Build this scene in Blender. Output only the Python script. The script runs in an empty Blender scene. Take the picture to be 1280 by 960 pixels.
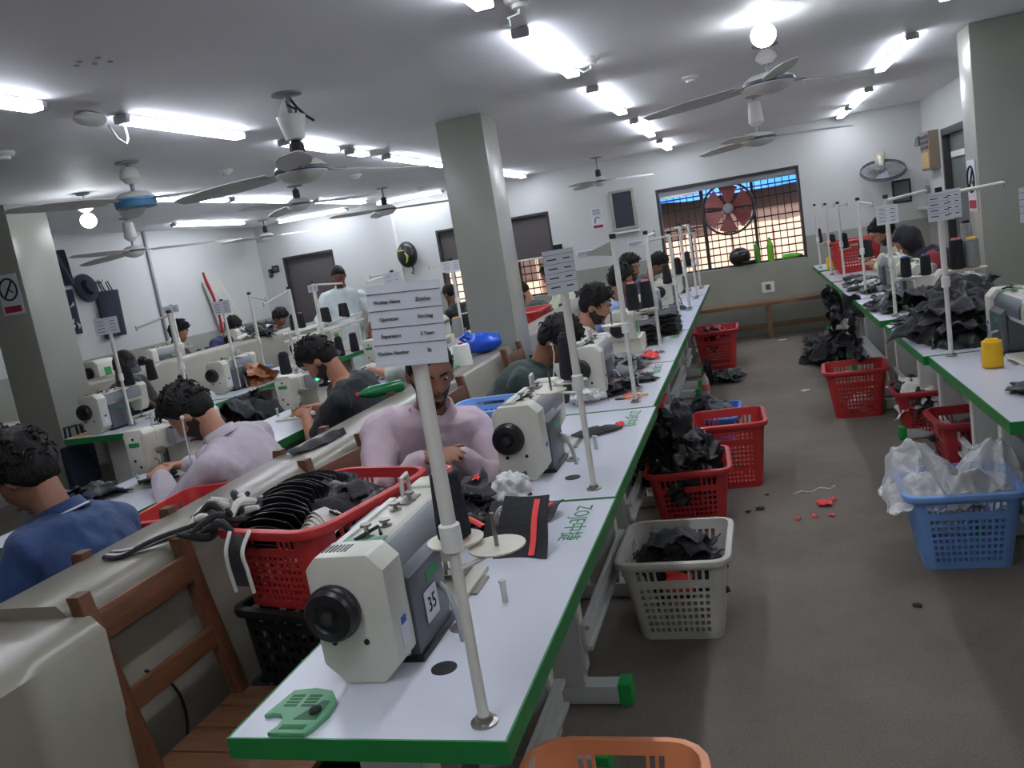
import bpy, bmesh, math, random
from mathutils import Vector, Matrix, Euler, noise

# ------------------------------------------------------------------ camera, sky, sun, exposure
scene = bpy.context.scene
COL = scene.collection
CAM_H = 1.557
cam_data = bpy.data.cameras.new('camera')
cam_data.sensor_width = 36.0
cam_data.lens = 36.0 * 1048.28 / 1280.0
cam_data.clip_start = 0.05
cam = bpy.data.objects.new('camera', cam_data)
COL.objects.link(cam)
_r = Vector((0.95139, 0.26273, -0.16074)); _u = Vector((0.10993, 0.19784, 0.97405)); _f = Vector((-0.28771, 0.94437, -0.15934))
cam.matrix_world = Matrix(((_r.x, _u.x, -_f.x, 0), (_r.y, _u.y, -_f.y, 0), (_r.z, _u.z, -_f.z, CAM_H), (0, 0, 0, 1)))
scene.camera = cam

world = bpy.data.worlds.new('daylight')
scene.world = world
world.use_nodes = True
wn = world.node_tree.nodes; wl = world.node_tree.links
wn['Background'].inputs['Color'].default_value = (0.78, 0.88, 1.0, 1)
wn['Background'].inputs['Strength'].default_value = 1.6

sun_d = bpy.data.lights.new('sun', 'SUN'); sun_d.energy = 5.0; sun_d.angle = math.radians(1.0); sun_d.color = (1.0, 0.96, 0.92)
sun = bpy.data.objects.new('sun', sun_d); COL.objects.link(sun)
sun.rotation_euler = Euler((math.radians(48), 0, math.radians(-14)))

scene.view_settings.view_transform = 'Standard'
scene.view_settings.look = 'None'
scene.view_settings.gamma = 1.0
scene.view_settings.use_curve_mapping = False
scene.view_settings.exposure = 0.30
TUBE = 27.0          # emission of the LED battens
BULB = 26.0

# ------------------------------------------------------------------ helpers
R = math.radians
rnd = random.Random(7)

def lin(c):
    c = c / 255.0
    return c / 12.92 if c <= 0.04045 else ((c + 0.055) / 1.055) ** 2.4

def rgb(t):
    return (lin(t[0]), lin(t[1]), lin(t[2]), 1.0)

def M(name, col, rough=0.5, metal=0.0, var=0.06, scale=6.0, bump=0.0, bscale=60.0, stretch=None, spec=0.5, sheen=0.0, coat=0.0):
    m = bpy.data.materials.new(name); m.use_nodes = True
    n = m.node_tree.nodes; l = m.node_tree.links; b = n['Principled BSDF']
    b.inputs['Roughness'].default_value = rough; b.inputs['Metallic'].default_value = metal
    b.inputs['Specular IOR Level'].default_value = spec
    if sheen: b.inputs['Sheen Weight'].default_value = sheen
    if coat: b.inputs['Coat Weight'].default_value = coat
    tc = n.new('ShaderNodeTexCoord'); mp = n.new('ShaderNodeMapping'); l.new(tc.outputs['Object'], mp.inputs['Vector'])
    if stretch: mp.inputs['Scale'].default_value = stretch
    nz = n.new('ShaderNodeTexNoise'); nz.inputs['Scale'].default_value = scale; nz.inputs['Detail'].default_value = 5
    l.new(mp.outputs['Vector'], nz.inputs['Vector'])
    c = rgb(col)
    mx = n.new('ShaderNodeMix'); mx.data_type = 'RGBA'
    mx.inputs['A'].default_value = tuple(min(1, v * (1 - 2 * var)) for v in c[:3]) + (1,)
    mx.inputs['B'].default_value = tuple(min(1, v * (1 + 2 * var)) for v in c[:3]) + (1,)
    l.new(nz.outputs['Fac'], mx.inputs['Factor']); l.new(mx.outputs['Result'], b.inputs['Base Color'])
    if bump:
        n2 = n.new('ShaderNodeTexNoise'); n2.inputs['Scale'].default_value = bscale; n2.inputs['Detail'].default_value = 4
        l.new(mp.outputs['Vector'], n2.inputs['Vector'])
        bp = n.new('ShaderNodeBump'); bp.inputs['Strength'].default_value = bump; bp.inputs['Distance'].default_value = 0.01
        l.new(n2.outputs['Fac'], bp.inputs['Height']); l.new(bp.outputs['Normal'], b.inputs['Normal'])
    return m

def emit(name, col, strength):
    m = bpy.data.materials.new(name); m.use_nodes = True
    n = m.node_tree.nodes; b = n['Principled BSDF']
    b.inputs['Base Color'].default_value = rgb(col)
    b.inputs['Emission Color'].default_value = rgb(col); b.inputs['Emission Strength'].default_value = strength
    return m

def clear_plastic(name, col, alpha, rough=0.15):
    m = bpy.data.materials.new(name); m.use_nodes = True
    n = m.node_tree.nodes; l = m.node_tree.links; b = n['Principled BSDF']
    b.inputs['Base Color'].default_value = rgb(col); b.inputs['Roughness'].default_value = rough
    b.inputs['Alpha'].default_value = alpha
    lw = n.new('ShaderNodeLayerWeight'); lw.inputs['Blend'].default_value = 0.35
    mr = n.new('ShaderNodeMapRange'); mr.inputs['To Min'].default_value = alpha * 0.7; mr.inputs['To Max'].default_value = min(1, alpha * 2.4)
    l.new(lw.outputs['Facing'], mr.inputs['Value']); l.new(mr.outputs['Result'], b.inputs['Alpha'])
    return m

class MB:
    def __init__(s): s.v = []; s.f = []
    def add(s, vs, fs):
        o = len(s.v); s.v += [tuple(v) for v in vs]; s.f += [tuple(i + o for i in f) for f in fs]; return s
    def box(s, c, d, rot=None):
        hx, hy, hz = d[0] / 2, d[1] / 2, d[2] / 2
        vs = [Vector((x, y, z)) for z in (-hz, hz) for y in (-hy, hy) for x in (-hx, hx)]
        if rot is not None:
            if not isinstance(rot, Matrix): rot = Matrix.Rotation(rot, 3, 'Z')
            vs = [rot @ v for v in vs]
        c = Vector(c); vs = [v + c for v in vs]
        return s.add(vs, [(0, 2, 3, 1), (4, 5, 7, 6), (0, 1, 5, 4), (2, 6, 7, 3), (0, 4, 6, 2), (1, 3, 7, 5)])
    def b2(s, x0, x1, y0, y1, z0, z1):
        return s.box(((x0 + x1) / 2, (y0 + y1) / 2, (z0 + z1) / 2), (abs(x1 - x0), abs(y1 - y0), abs(z1 - z0)))
    def tube(s, pts, r, n=8, caps=True):
        pts = [Vector(p) for p in pts]; k = len(pts)
        rs = r if isinstance(r, (list, tuple)) else [r] * k
        vs = []; fs = []; up = None
        for i, p in enumerate(pts):
            t = (pts[min(i + 1, k - 1)] - pts[max(i - 1, 0)])
            t = t.normalized() if t.length > 1e-9 else Vector((0, 0, 1))
            if up is None:
                a = Vector((0, 0, 1)) if abs(t.z) < 0.9 else Vector((1, 0, 0))
                up = t.cross(a).normalized()
            else:
                up = (up - t * up.dot(t)); up = up.normalized() if up.length > 1e-6 else t.orthogonal().normalized()
            w = t.cross(up)
            for j in range(n):
                a = 2 * math.pi * j / n
                vs.append(p + (up * math.cos(a) + w * math.sin(a)) * rs[i])
        for i in range(k - 1):
            for j in range(n):
                a, b = i * n + j, i * n + (j + 1) % n
                fs.append((a, b, b + n, a + n))
        if caps:
            fs.append(tuple(reversed(range(n)))); fs.append(tuple(range((k - 1) * n, k * n)))
        return s.add(vs, fs)
    def cyl(s, p0, p1, r0, r1=None, n=16):
        return s.tube([p0, p1], [r0, r0 if r1 is None else r1], n)
    def lathe(s, prof, n=20, c=(0, 0, 0), mat=None):
        vs = []; fs = []; k = len(prof); c = Vector(c)
        for (r, z) in prof:
            for j in range(n):
                a = 2 * math.pi * j / n
                v = Vector((max(r, 1e-4) * math.cos(a), max(r, 1e-4) * math.sin(a), z))
                if mat is not None: v = mat @ v
                vs.append(v + c)
        for i in range(k - 1):
            for j in range(n):
                a, b = i * n + j, i * n + (j + 1) % n
                fs.append((a, b, b + n, a + n))
        fs.append(tuple(reversed(range(n)))); fs.append(tuple(range((k - 1) * n, k * n)))
        return s.add(vs, fs)
    def prism(s, poly, h0, h1, mat=None, off=(0, 0, 0)):
        n = len(poly); off = Vector(off)
        vs = [Vector((x, y, h)) for h in (h0, h1) for (x, y) in poly]
        if mat is not None: vs = [mat @ v for v in vs]
        vs = [v + off for v in vs]
        fs = [tuple(reversed(range(n))), tuple(range(n, 2 * n))] + [(i, (i + 1) % n, n + (i + 1) % n, n + i) for i in range(n)]
        return s.add(vs, fs)
    def ell(s, c, rad, nu=14, nv=9, rot=None):
        vs = []; fs = []; c = Vector(c)
        for i in range(nv + 1):
            ph = math.pi * i / nv
            for j in range(nu):
                a = 2 * math.pi * j / nu
                v = Vector((rad[0] * max(math.sin(ph), 0.001) * math.cos(a), rad[1] * max(math.sin(ph), 0.001) * math.sin(a), -rad[2] * math.cos(ph)))
                if rot is not None: v = rot @ v
                vs.append(v + c)
        for i in range(nv):
            for j in range(nu):
                a, b = i * nu + j, i * nu + (j + 1) % nu
                fs.append((a, b, b + nu, a + nu))
        fs.append(tuple(reversed(range(nu)))); fs.append(tuple(range(nv * nu, (nv + 1) * nu)))
        return s.add(vs, fs)
    def loft(s, rings):
        # rings: list of equal-length point lists
        n = len(rings[0]); vs = [p for r_ in rings for p in r_]; fs = []
        for i in range(len(rings) - 1):
            for j in range(n):
                a, b = i * n + j, i * n + (j + 1) % n
                fs.append((a, b, b + n, a + n))
        fs.append(tuple(reversed(range(n)))); fs.append(tuple(range((len(rings) - 1) * n, len(rings) * n)))
        return s.add(vs, fs)
    def grid(s, fn, nu, nv, thick=0.0):
        vs = [Vector(fn(i / nu, j / nv)) for i in range(nu + 1) for j in range(nv + 1)]
        fs = [(i * (nv + 1) + j, (i + 1) * (nv + 1) + j, (i + 1) * (nv + 1) + j + 1, i * (nv + 1) + j + 1) for i in range(nu) for j in range(nv)]
        if thick:
            m = len(vs); nrm = [Vector() for _ in vs]
            for f in fs:
                q = (vs[f[2]] - vs[f[0]]).cross(vs[f[3]] - vs[f[1]])
                for i in f: nrm[i] += q
            vs2 = [v - (nr.normalized() if nr.length > 1e-12 else Vector((0, 0, 1))) * thick for v, nr in zip(vs, nrm)]
            fs2 = [tuple(reversed([i + m for i in f])) for f in fs]
            W = nv + 1
            bd = [i * W for i in range(nu + 1)] + [nu * W + j for j in range(1, nv + 1)] + [i * W + nv for i in range(nu - 1, -1, -1)] + [j for j in range(nv - 1, 0, -1)]
            side = [(bd[k], bd[k - 1], bd[k - 1] + m, bd[k] + m) for k in range(len(bd))]
            vs = vs + vs2; fs = fs + fs2 + side
        return s.add(vs, fs)
    def mesh(s, name, bevel=0.0, seg=2, smooth=35):
        me = bpy.data.meshes.new(name); me.from_pydata(s.v, [], s.f)
        bm = bmesh.new(); bm.from_mesh(me)
        if bevel:
            es = [e for e in bm.edges if len(e.link_faces) == 2 and e.calc_face_angle(0) > 0.6]
            bmesh.ops.bevel(bm, geom=es, offset=bevel, segments=seg, profile=0.6, affect='EDGES', clamp_overlap=True)
        bmesh.ops.recalc_face_normals(bm, faces=bm.faces)
        bm.to_mesh(me); bm.free()
        if smooth:
            me.shade_smooth(); me.set_sharp_from_angle(angle=R(smooth))
        return me
    def build(s, name, mat, parent=None, bevel=0.0, seg=2, smooth=35, loc=(0, 0, 0), rot=(0, 0, 0)):
        return obj(name, s.mesh(name, bevel, seg, smooth), mat, parent, loc, rot)

def obj(name, me, mat, parent=None, loc=(0, 0, 0), rot=(0, 0, 0)):
    if mat is not None and not me.materials: me.materials.append(mat)
    o = bpy.data.objects.new(name, me); COL.objects.link(o)
    o.location = loc; o.rotation_euler = rot
    if parent: o.parent = parent
    return o

def tag(o, label, cat, group=None):
    o['label'] = label; o['category'] = cat
    if group: o['group'] = group
    return o

def thing(name, label, cat, loc=(0, 0, 0), rz=0.0, group=None, rot=None):
    o = bpy.data.objects.new(name, None); COL.objects.link(o); o.empty_display_size = 0.1
    o.location = loc; o.rotation_euler = rot if rot is not None else (0, 0, rz)
    return tag(o, label, cat, group)

def dup(root, loc, rz=None, label=None, group=None, rot=None, scale=None):
    kids = {}
    for o in [root] + list(root.children_recursive):
        c = o.copy(); COL.objects.link(c); kids[o] = c
        if o is not root: c.parent = kids[o.parent]
    r = kids[root]; r.location = loc
    if rz is not None: r.rotation_euler = (0, 0, rz)
    if rot is not None: r.rotation_euler = rot
    if scale is not None: r.scale = scale
    if label: r['label'] = label
    if group: r['group'] = group
    return r

def struct(o):
    o['kind'] = 'structure'; return o

def text_mesh(body, size, mat, parent, loc, rot, name='printed_text', ax='CENTER', extrude=0.0004, sx=1.0):
    cu = bpy.data.curves.new('text', 'FONT'); cu.body = body; cu.size = size; cu.align_x = ax; cu.align_y = 'CENTER'; cu.extrude = extrude
    cu.resolution_u = 2
    t = bpy.data.objects.new('text', cu); COL.objects.link(t)
    dg = bpy.context.evaluated_depsgraph_get()
    me = bpy.data.meshes.new_from_object(t.evaluated_get(dg))
    bpy.data.objects.remove(t); bpy.data.curves.remove(cu)
    me.materials.clear()
    o = obj(name, me, mat, parent, loc, rot); o.scale = (sx, 1, 1)
    return o

def spl(pts, k=6):
    # smooth path through the points
    P = [Vector(p) for p in pts]; P = [P[0] * 2 - P[1]] + P + [P[-1] * 2 - P[-2]]; out = []
    for i in range(1, len(P) - 2):
        for j in range(k):
            t = j / k; a, b, c, d = P[i - 1:i + 3]
            out.append(0.5 * ((2 * b) + (c - a) * t + (2 * a - 5 * b + 4 * c - d) * t * t + (3 * b - a - 3 * c + d) * t ** 3))
    return out + [P[-2]]

def rrect(w, d, r, n=4, cx=0, cy=0):
    pts = []
    for (sx, sy, a0) in ((1, 1, 0), (-1, 1, 90), (-1, -1, 180), (1, -1, 270)):
        for k in range(n + 1):
            a = R(a0 + 90 * k / n)
            pts.append((cx + sx * (w / 2 - r) + r * math.cos(a), cy + sy * (d / 2 - r) + r * math.sin(a)))
    return pts

# ------------------------------------------------------------------ materials
m_ceil = M('ceiling_paint', (236, 237, 240), 0.6, var=0.05, scale=1.3, bump=0.15, bscale=3)
m_tube_body = M('batten_white', (205, 205, 205), 0.4)
m_endcap = M('batten_end_grey', (176, 174, 176), 0.5)
m_diff = emit('led_diffuser', (238, 243, 255), TUBE)
m_bulb = emit('bulb_glow', (245, 250, 255), BULB)
m_white = M('white_plastic', (222, 222, 216), 0.4, var=0.04)
m_card = M('card_white', (206, 208, 214), 0.35, var=0.03)
m_cream = M('machine_cream', (202, 200, 187), 0.32, var=0.04, scale=14)
m_beige = M('cream_plastic', (208, 202, 184), 0.42, var=0.05)
m_dgrey = M('machine_grey', (84, 88, 94), 0.38, var=0.06)
m_mgrey = M('mid_grey', (135, 138, 142), 0.4, var=0.05)
m_black = M('black_plastic', (24, 24, 27), 0.35, var=0.1)
m_rubber = M('dark_rubber', (34, 34, 36), 0.7)
m_steel = M('bare_steel', (150, 146, 138), 0.3, metal=0.9, var=0.08, scale=30)
m_frame = M('grey_painted_steel', (186, 188, 184), 0.45, var=0.07, scale=9)
m_panel = M('steel_panel', (150, 153, 150), 0.5, var=0.08, scale=5)
m_lam = M('white_laminate', (203, 205, 214), 0.28, var=0.025, scale=3)
m_green = M('green_edging', (28, 122, 58), 0.38, var=0.08, scale=10)
m_gprint = M('green_print', (44, 140, 76), 0.5)
m_gcap = M('green_plastic', (38, 160, 76), 0.4)
m_gtray = M('pale_green_plastic', (96, 160, 118), 0.4, var=0.05)
m_gdeep = M('deep_green', (20, 96, 50), 0.5)
m_pole = M('pole_paint', (214, 211, 202), 0.4, var=0.05, scale=20)
m_thread = M('black_thread', (27, 29, 36), 0.85, var=0.2, scale=40, bump=0.6, bscale=220, stretch=(0.2, 0.2, 3))
m_thread_y = M('yellow_thread', (242, 188, 30), 0.75, var=0.08, scale=40, bump=0.5, bscale=220, stretch=(0.2, 0.2, 3))
m_thread_g = M('grey_thread', (140, 140, 138), 0.8, var=0.08, scale=40, bump=0.5, bscale=220, stretch=(0.2, 0.2, 3))
m_pinkcore = M('pink_core', (222, 120, 112), 0.6)
m_bluecore = M('blue_core', (60, 120, 190), 0.6)
m_fab = M('black_fabric', (27, 27, 31), 0.75, var=0.18, scale=9, bump=0.35, bscale=120, sheen=0.15)
m_leather = M('black_leather', (30, 30, 33), 0.33, var=0.2, scale=12, bump=0.25, bscale=90)
m_wfab = M('white_fabric', (206, 204, 196), 0.85, var=0.06, bump=0.3)
m_gfab = M('grey_fabric', (120, 121, 124), 0.8, var=0.1, bump=0.3)
m_redstrip = M('red_tape', (235, 72, 70), 0.6, var=0.05)
m_orange = M('orange_tape', (245, 140, 40), 0.6)
m_red = M('red_basket', (186, 52, 52), 0.38, var=0.07, scale=7)
m_dred = M('dark_red_basket', (164, 42, 50), 0.4, var=0.07, scale=7)
m_blue = M('blue_basket', (60, 110, 190), 0.4, var=0.06)
m_lblue = M('light_blue_basket', (118, 158, 216), 0.4, var=0.05)
m_greyb = M('grey_white_basket', (190, 188, 178), 0.5, var=0.14, scale=6)
m_peach = M('peach_basket', (236, 158, 110), 0.4, var=0.05)
m_crate = M('black_crate', (20, 20, 22), 0.55)
m_wood = M('brown_wood', (106, 68, 46), 0.42, var=0.3, scale=5, bump=0.2, bscale=30, stretch=(9, 1.2, 9))
m_woodz = M('brown_wood_upright', (98, 62, 42), 0.42, var=0.3, scale=5, bump=0.2, bscale=30, stretch=(9, 9, 1.2))
m_bench = M('bench_wood', (122, 92, 66), 0.5, var=0.2, scale=4, stretch=(1.2, 9, 9))
m_plastic = clear_plastic('clear_polythene', (240, 240, 240), 0.24)
m_frost = clear_plastic('frosted_polythene', (238, 238, 236), 0.5, 0.2)
m_bluebag = M('blue_polythene', (28, 84, 206), 0.3, var=0.08)
m_txt = M('printed_black', (30, 30, 34), 0.8)
m_signgrey = M('print_grey', (80, 82, 88), 0.8)
m_signred = M('print_red', (160, 36, 48), 0.7)
m_mark = M('print_blue', (52, 78, 160), 0.6)
m_navy = M('navy_cloth', (34, 40, 58), 0.8, var=0.12, bump=0.3)
m_screen = emit('lit_screen', (190, 215, 255), 1.6)
m_led = emit('green_led', (60, 255, 160), 1.5)
m_fan_white = M('fan_white', (206, 205, 200), 0.4, var=0.05)
m_fan_band = M('fan_band', (62, 68, 86), 0.4)
m_fan_blue = M('fan_blue', (66, 120, 158), 0.4)
m_blade = M('fan_blade', (198, 197, 194), 0.45, var=0.07)

def wall_paint():
    m = bpy.data.materials.new('wall_paint'); m.use_nodes = True
    n = m.node_tree.nodes; l = m.node_tree.links; b = n['Principled BSDF']; b.inputs['Roughness'].default_value = 0.5
    g = n.new('ShaderNodeNewGeometry'); sp = n.new('ShaderNodeSeparateXYZ'); l.new(g.outputs['Position'], sp.inputs['Vector'])
    gt = n.new('ShaderNodeMath'); gt.operation = 'GREATER_THAN'; gt.inputs[1].default_value = 1.12; l.new(sp.outputs['Z'], gt.inputs[0])
    nz = n.new('ShaderNodeTexNoise'); nz.inputs['Scale'].default_value = 1.7; nz.inputs['Detail'].default_value = 6; l.new(g.outputs['Position'], nz.inputs['Vector'])
    def pair(c, v):
        mx = n.new('ShaderNodeMix'); mx.data_type = 'RGBA'; c = rgb(c)
        mx.inputs['A'].default_value = tuple(x * (1 - v) for x in c[:3]) + (1,); mx.inputs['B'].default_value = tuple(min(1, x * (1 + v)) for x in c[:3]) + (1,)
        l.new(nz.outputs['Fac'], mx.inputs['Factor']); return mx
    lo = pair((150, 151, 140), 0.18); hi = pair((196, 198, 196), 0.07)
    mx = n.new('ShaderNodeMix'); mx.data_type = 'RGBA'; l.new(gt.outputs[0], mx.inputs['Factor'])
    l.new(lo.outputs['Result'], mx.inputs['A']); l.new(hi.outputs['Result'], mx.inputs['B']); l.new(mx.outputs['Result'], b.inputs['Base Color'])
    bp = n.new('ShaderNodeBump'); bp.inputs['Strength'].default_value = 0.15; bp.inputs['Distance'].default_value = 0.01
    l.new(nz.outputs['Fac'], bp.inputs['Height']); l.new(bp.outputs['Normal'], b.inputs['Normal'])
    return m
m_wall = wall_paint()
m_pillar = M('grey_gloss_paint', (150, 151, 141), 0.28, var=0.09, scale=2.5, bump=0.12, bscale=5)
m_half = M('half_wall_paint', (132, 127, 114), 0.3, var=0.14, scale=3.5, bump=0.15, bscale=7)

def floor_mat():
    m = bpy.data.materials.new('carpet_floor'); m.use_nodes = True
    n = m.node_tree.nodes; l = m.node_tree.links; b = n['Principled BSDF']; b.inputs['Roughness'].default_value = 0.9
    tc = n.new('ShaderNodeTexCoord')
    a = n.new('ShaderNodeTexNoise'); a.inputs['Scale'].default_value = 1.1; a.inputs['Detail'].default_value = 8; a.inputs['Roughness'].default_value = 0.65
    f = n.new('ShaderNodeTexNoise'); f.inputs['Scale'].default_value = 160; f.inputs['Detail'].default_value = 3
    l.new(tc.outputs['Object'], a.inputs['Vector']); l.new(tc.outputs['Object'], f.inputs['Vector'])
    cr = n.new('ShaderNodeValToRGB'); cr.color_ramp.elements[0].position = 0.3; cr.color_ramp.elements[1].position = 0.72
    cr.color_ramp.elements[0].color = rgb((104, 96, 86)); cr.color_ramp.elements[1].color = rgb((134, 125, 113)); l.new(a.outputs['Fac'], cr.inputs['Fac'])
    mx = n.new('ShaderNodeMix'); mx.data_type = 'RGBA'; mx.blend_type = 'MULTIPLY'; mx.inputs['Factor'].default_value = 0.55
    c2 = n.new('ShaderNodeValToRGB'); c2.color_ramp.elements[0].position = 0.35; c2.color_ramp.elements[1].position = 0.62
    c2.color_ramp.elements[0].color = (0.45, 0.45, 0.45, 1); l.new(f.outputs['Fac'], c2.inputs['Fac'])
    l.new(cr.outputs['Color'], mx.inputs['A']); l.new(c2.outputs['Color'], mx.inputs['B']); l.new(mx.outputs['Result'], b.inputs['Base Color'])
    bp = n.new('ShaderNodeBump'); bp.inputs['Strength'].default_value = 0.5; bp.inputs['Distance'].default_value = 0.004
    l.new(f.outputs['Fac'], bp.inputs['Height']); l.new(bp.outputs['Normal'], b.inputs['Normal'])
    return m
m_floor = floor_mat()

# ------------------------------------------------------------------ room shell
XL, XR, YF, YB, CZ = -6.7, 2.0, -3.0, 10.75, 2.42
struct(MB().b2(XL - 0.3, XR + 0.3, YF - 0.3, YB + 0.3, -0.2, 0).build('floor', m_floor, smooth=0))
struct(MB().b2(XL - 0.3, XR + 0.3, YF - 0.3, YB + 0.3, CZ, CZ + 0.2).build('ceiling', m_ceil, smooth=0))
struct(MB().b2(XL - 0.2, XL, YF - 0.2, YB + 0.2, 0, CZ).build('wall_left', m_wall, smooth=0))
struct(MB().b2(XL, XR, YF - 0.2, YF, 0, CZ).build('wall_front', m_wall, smooth=0))

def holed(axis, a0, a1, z0, z1, p0, p1, holes):
    # wall slab in the plane of `axis`, with rectangular openings
    xs = sorted({a0, a1} | {h[0] for h in holes} | {h[1] for h in holes}); zs = sorted({z0, z1} | {h[2] for h in holes} | {h[3] for h in holes})
    mb = MB()
    for i in range(len(xs) - 1):
        for k in range(len(zs) - 1):
            cx, cz = (xs[i] + xs[i + 1]) / 2, (zs[k] + zs[k + 1]) / 2
            if any(h[0] < cx < h[1] and h[2] < cz < h[3] for h in holes): continue
            if axis == 'y': mb.b2(xs[i], xs[i + 1], p0, p1, zs[k], zs[k + 1])
            else: mb.b2(p0, p1, xs[i], xs[i + 1], zs[k], zs[k + 1])
    return mb

W1 = (-6.34, -5.54, 0.87, 1.93); W2 = (-3.99, -2.42, 0.87, 1.93); W4 = (-1.04, 0.65, 0.87, 1.955)
struct(holed('y', XL, XR, 0, CZ, YB, YB + 0.22, [W1, W2, W4]).build('wall_back', m_wall, smooth=0))
DR = (8.55, 9.75, 0.0, 2.02)
struct(holed('x', YF, YB, 0, CZ, XR, XR + 0.2, [DR]).build('wall_right', m_wall, smooth=0))

# pillars
def pillar(name, x0, x1, y0, y1):
    return struct(MB().b2(x0, x1, y0, y1, 0, CZ).build(name, m_pillar, bevel=0.012))
pillar('pillar_centre', -1.85, -1.535, 5.32, 5.66)
pillar('pillar_left', -5.30, -4.945, 4.86, 5.23)
pillar('pillar_right', 1.385, 1.85, 5.87, 6.17)

# half walls
def half_wall(name, x0, x1, y0, y1, h, wob=0.006):
    mb = MB(); n = 40
    rings = []
    for i in range(n + 1):
        y = y0 + (y1 - y0) * i / n
        w = [wob * noise.noise(Vector((y * 1.7, k * 3.1, 0.3))) for k in range(4)]
        rings.append([Vector((x0 + w[0], y, 0)), Vector((x1 + w[1], y, 0)), Vector((x1 + w[1], y, h - 0.03)), Vector((x1 - 0.03 + w[2], y, h + w[3])), Vector((x0 + 0.03 + w[2], y, h + w[3] * 0.6)), Vector((x0 + w[0], y, h - 0.03))])
    mb.loft(rings)
    return struct(mb.build(name, m_half, smooth=50))
half_wall('half_wall_centre', -1.835, -1.575, 1.44, 10.2, 0.92)
half_wall('half_wall_end', -1.86, -1.49, -1.0, 1.445, 0.89, 0.012)
half_wall('half_wall_left', -5.25, -4.98, 5.24, 10.4, 1.06)

# skirting of conduit on the back wall
struct(MB().b2(-4.575, -4.54, YB - 0.02, YB - 0.001, 1.1, CZ - 0.002).build('trim_1', m_white, bevel=0.003))
struct(MB().b2(XL + 0.001, XL + 0.03, 8.40, 8.435, 1.12, CZ - 0.002).build('trim_2', m_mgrey, bevel=0.003))

# ------------------------------------------------------------------ windows, door, view outside
m_winframe = M('dark_window_frame', (48, 46, 46), 0.5)
m_jamb = M('grey_jamb', (118, 118, 112), 0.5)
m_bar = M('grille_paint', (40, 36, 36), 0.5)
m_blind = M('dark_blind', (84, 78, 77), 0.7, var=0.04, scale=3)
m_facade = M('pink_plaster', (236, 196, 176), 0.85, var=0.14, scale=5, bump=0.5, bscale=9)
m_facade_d = M('brown_shutter', (104, 84, 76), 0.8, var=0.1, scale=4)
m_tarp = M('blue_tarpaulin', (30, 120, 232), 0.5, var=0.2, scale=4)

def window(name, w, mull=(), blind=None, vbars=None, hbars=()):
    x0, x1, z0, z1 = w
    y0, y1 = YB + 0.02, YB + 0.2
    e = bpy.data.objects.new(name, None); COL.objects.link(e); e.location = ((x0 + x1) / 2, YB, z0); struct(e)
    ox = (x0 + x1) / 2
    fr = MB(); t = 0.03
    X0, X1, H = x0 - ox, x1 - ox, z1 - z0
    fr.b2(X0, X0 + t, 0.0, 0.19, 0, H).b2(X1 - t, X1, 0.0, 0.19, 0, H).b2(X0 + t, X1 - t, 0.0, 0.19, H - t, H).b2(X0 + t, X1 - t, 0.13, 0.19, 0, 0.02)
    fr.build('window_frame', m_winframe, e, smooth=0)
    for m in mull:
        MB().b2(m - ox - 0.018, m - ox + 0.018, 0.14, 0.175, 0.02, H - t).build('mullion', m_winframe, e, smooth=0)
    top = H - t - (0 if blind is None else blind)
    if blind:
        MB().b2(X0 + t, X1 - t, 0.06, 0.075, top, H - t).build('blind', m_blind, e, smooth=0)
        MB().b2(X0 + t, X1 - t, 0.052, 0.084, top - 0.022, top).build('blind_rail', m_white, e, bevel=0.004)
    if vbars:
        n = vbars
        mv = MB().cyl((0, 0, 0.02), (0, 0, top), 0.006, n=6).mesh('grille_bar')
        for i in range(1, n):
            x = X0 + t + (X1 - X0 - 2 * t) * i / n
            obj('grille_bar', mv, m_bar, e, loc=(x, 0.165, 0))
        mh = MB().b2(X0 + t, X1 - t, -0.004, 0.004, -0.008, 0.008).mesh('grille_rail', smooth=0)
        for z in hbars:
            obj('grille_rail', mh, m_bar, e, loc=(0, 0.168, z - z0))
    return e

window('window_1', W1, blind=1.02)
window('window_2', W2, mull=(-3.46, -2.95), blind=0.53, vbars=17, hbars=(0.97, 1.07, 1.17, 1.27))
w4 = window('window_4', W4, mull=(-0.50, 0.10), vbars=20, hbars=(0.95, 1.04, 1.13, 1.22, 1.30, 1.42, 1.66, 1.80))
MB().b2(-0.815, 0.815, 0.03, 0.07, 0.985, 1.055).build('roller_box', m_mgrey, w4, bevel=0.005)
MB().b2(-0.80, -0.33, 0.02, 0.028, 0.955, 0.985).build('light_strip', m_white, w4, bevel=0.002)

# building and tarpaulin across the alley
fac = thing('facade', 'pink plastered building standing across the alley outside the windows', 'building', (-1.5, YB + 2.6, 0))
MB().b2(-6, 5, 0, 0.3, -0.2, 4.2).build('facade_wall', m_facade, fac, smooth=0)
MB().b2(-0.75, 0.95, -0.12, 0, 1.34, 1.86).build('shutter', m_facade_d, fac, bevel=0.01)
MB().b2(0.97, 2.7, -0.07, 0, 1.52, 1.86).build('shutter', m_facade_d, fac, bevel=0.01)
MB().b2(-2.6, -1.3, -0.06, 0, 1.0, 2.1).build('shutter', m_facade_d, fac, bevel=0.01)
for i in range(9):
    MB().b2(-2.4 + i * 0.6, -2.36 + i * 0.6, -0.16, 0, 0.0, 1.32).build('pilaster', m_facade, fac, bevel=0.01)
tp = MB()
tp.grid(lambda u, v: (-3 + 6.6 * u, -0.5 * (1 - v) - 0.02 + 0.05 * noise.noise(Vector((u * 14, v * 3, 0))) * (1 - v), 1.80 + 0.75 * v + 0.05 * noise.noise(Vector((u * 11, 4, v)))), 60, 8, 0.01)
tp.build('awning', m_tarp, fac)
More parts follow.
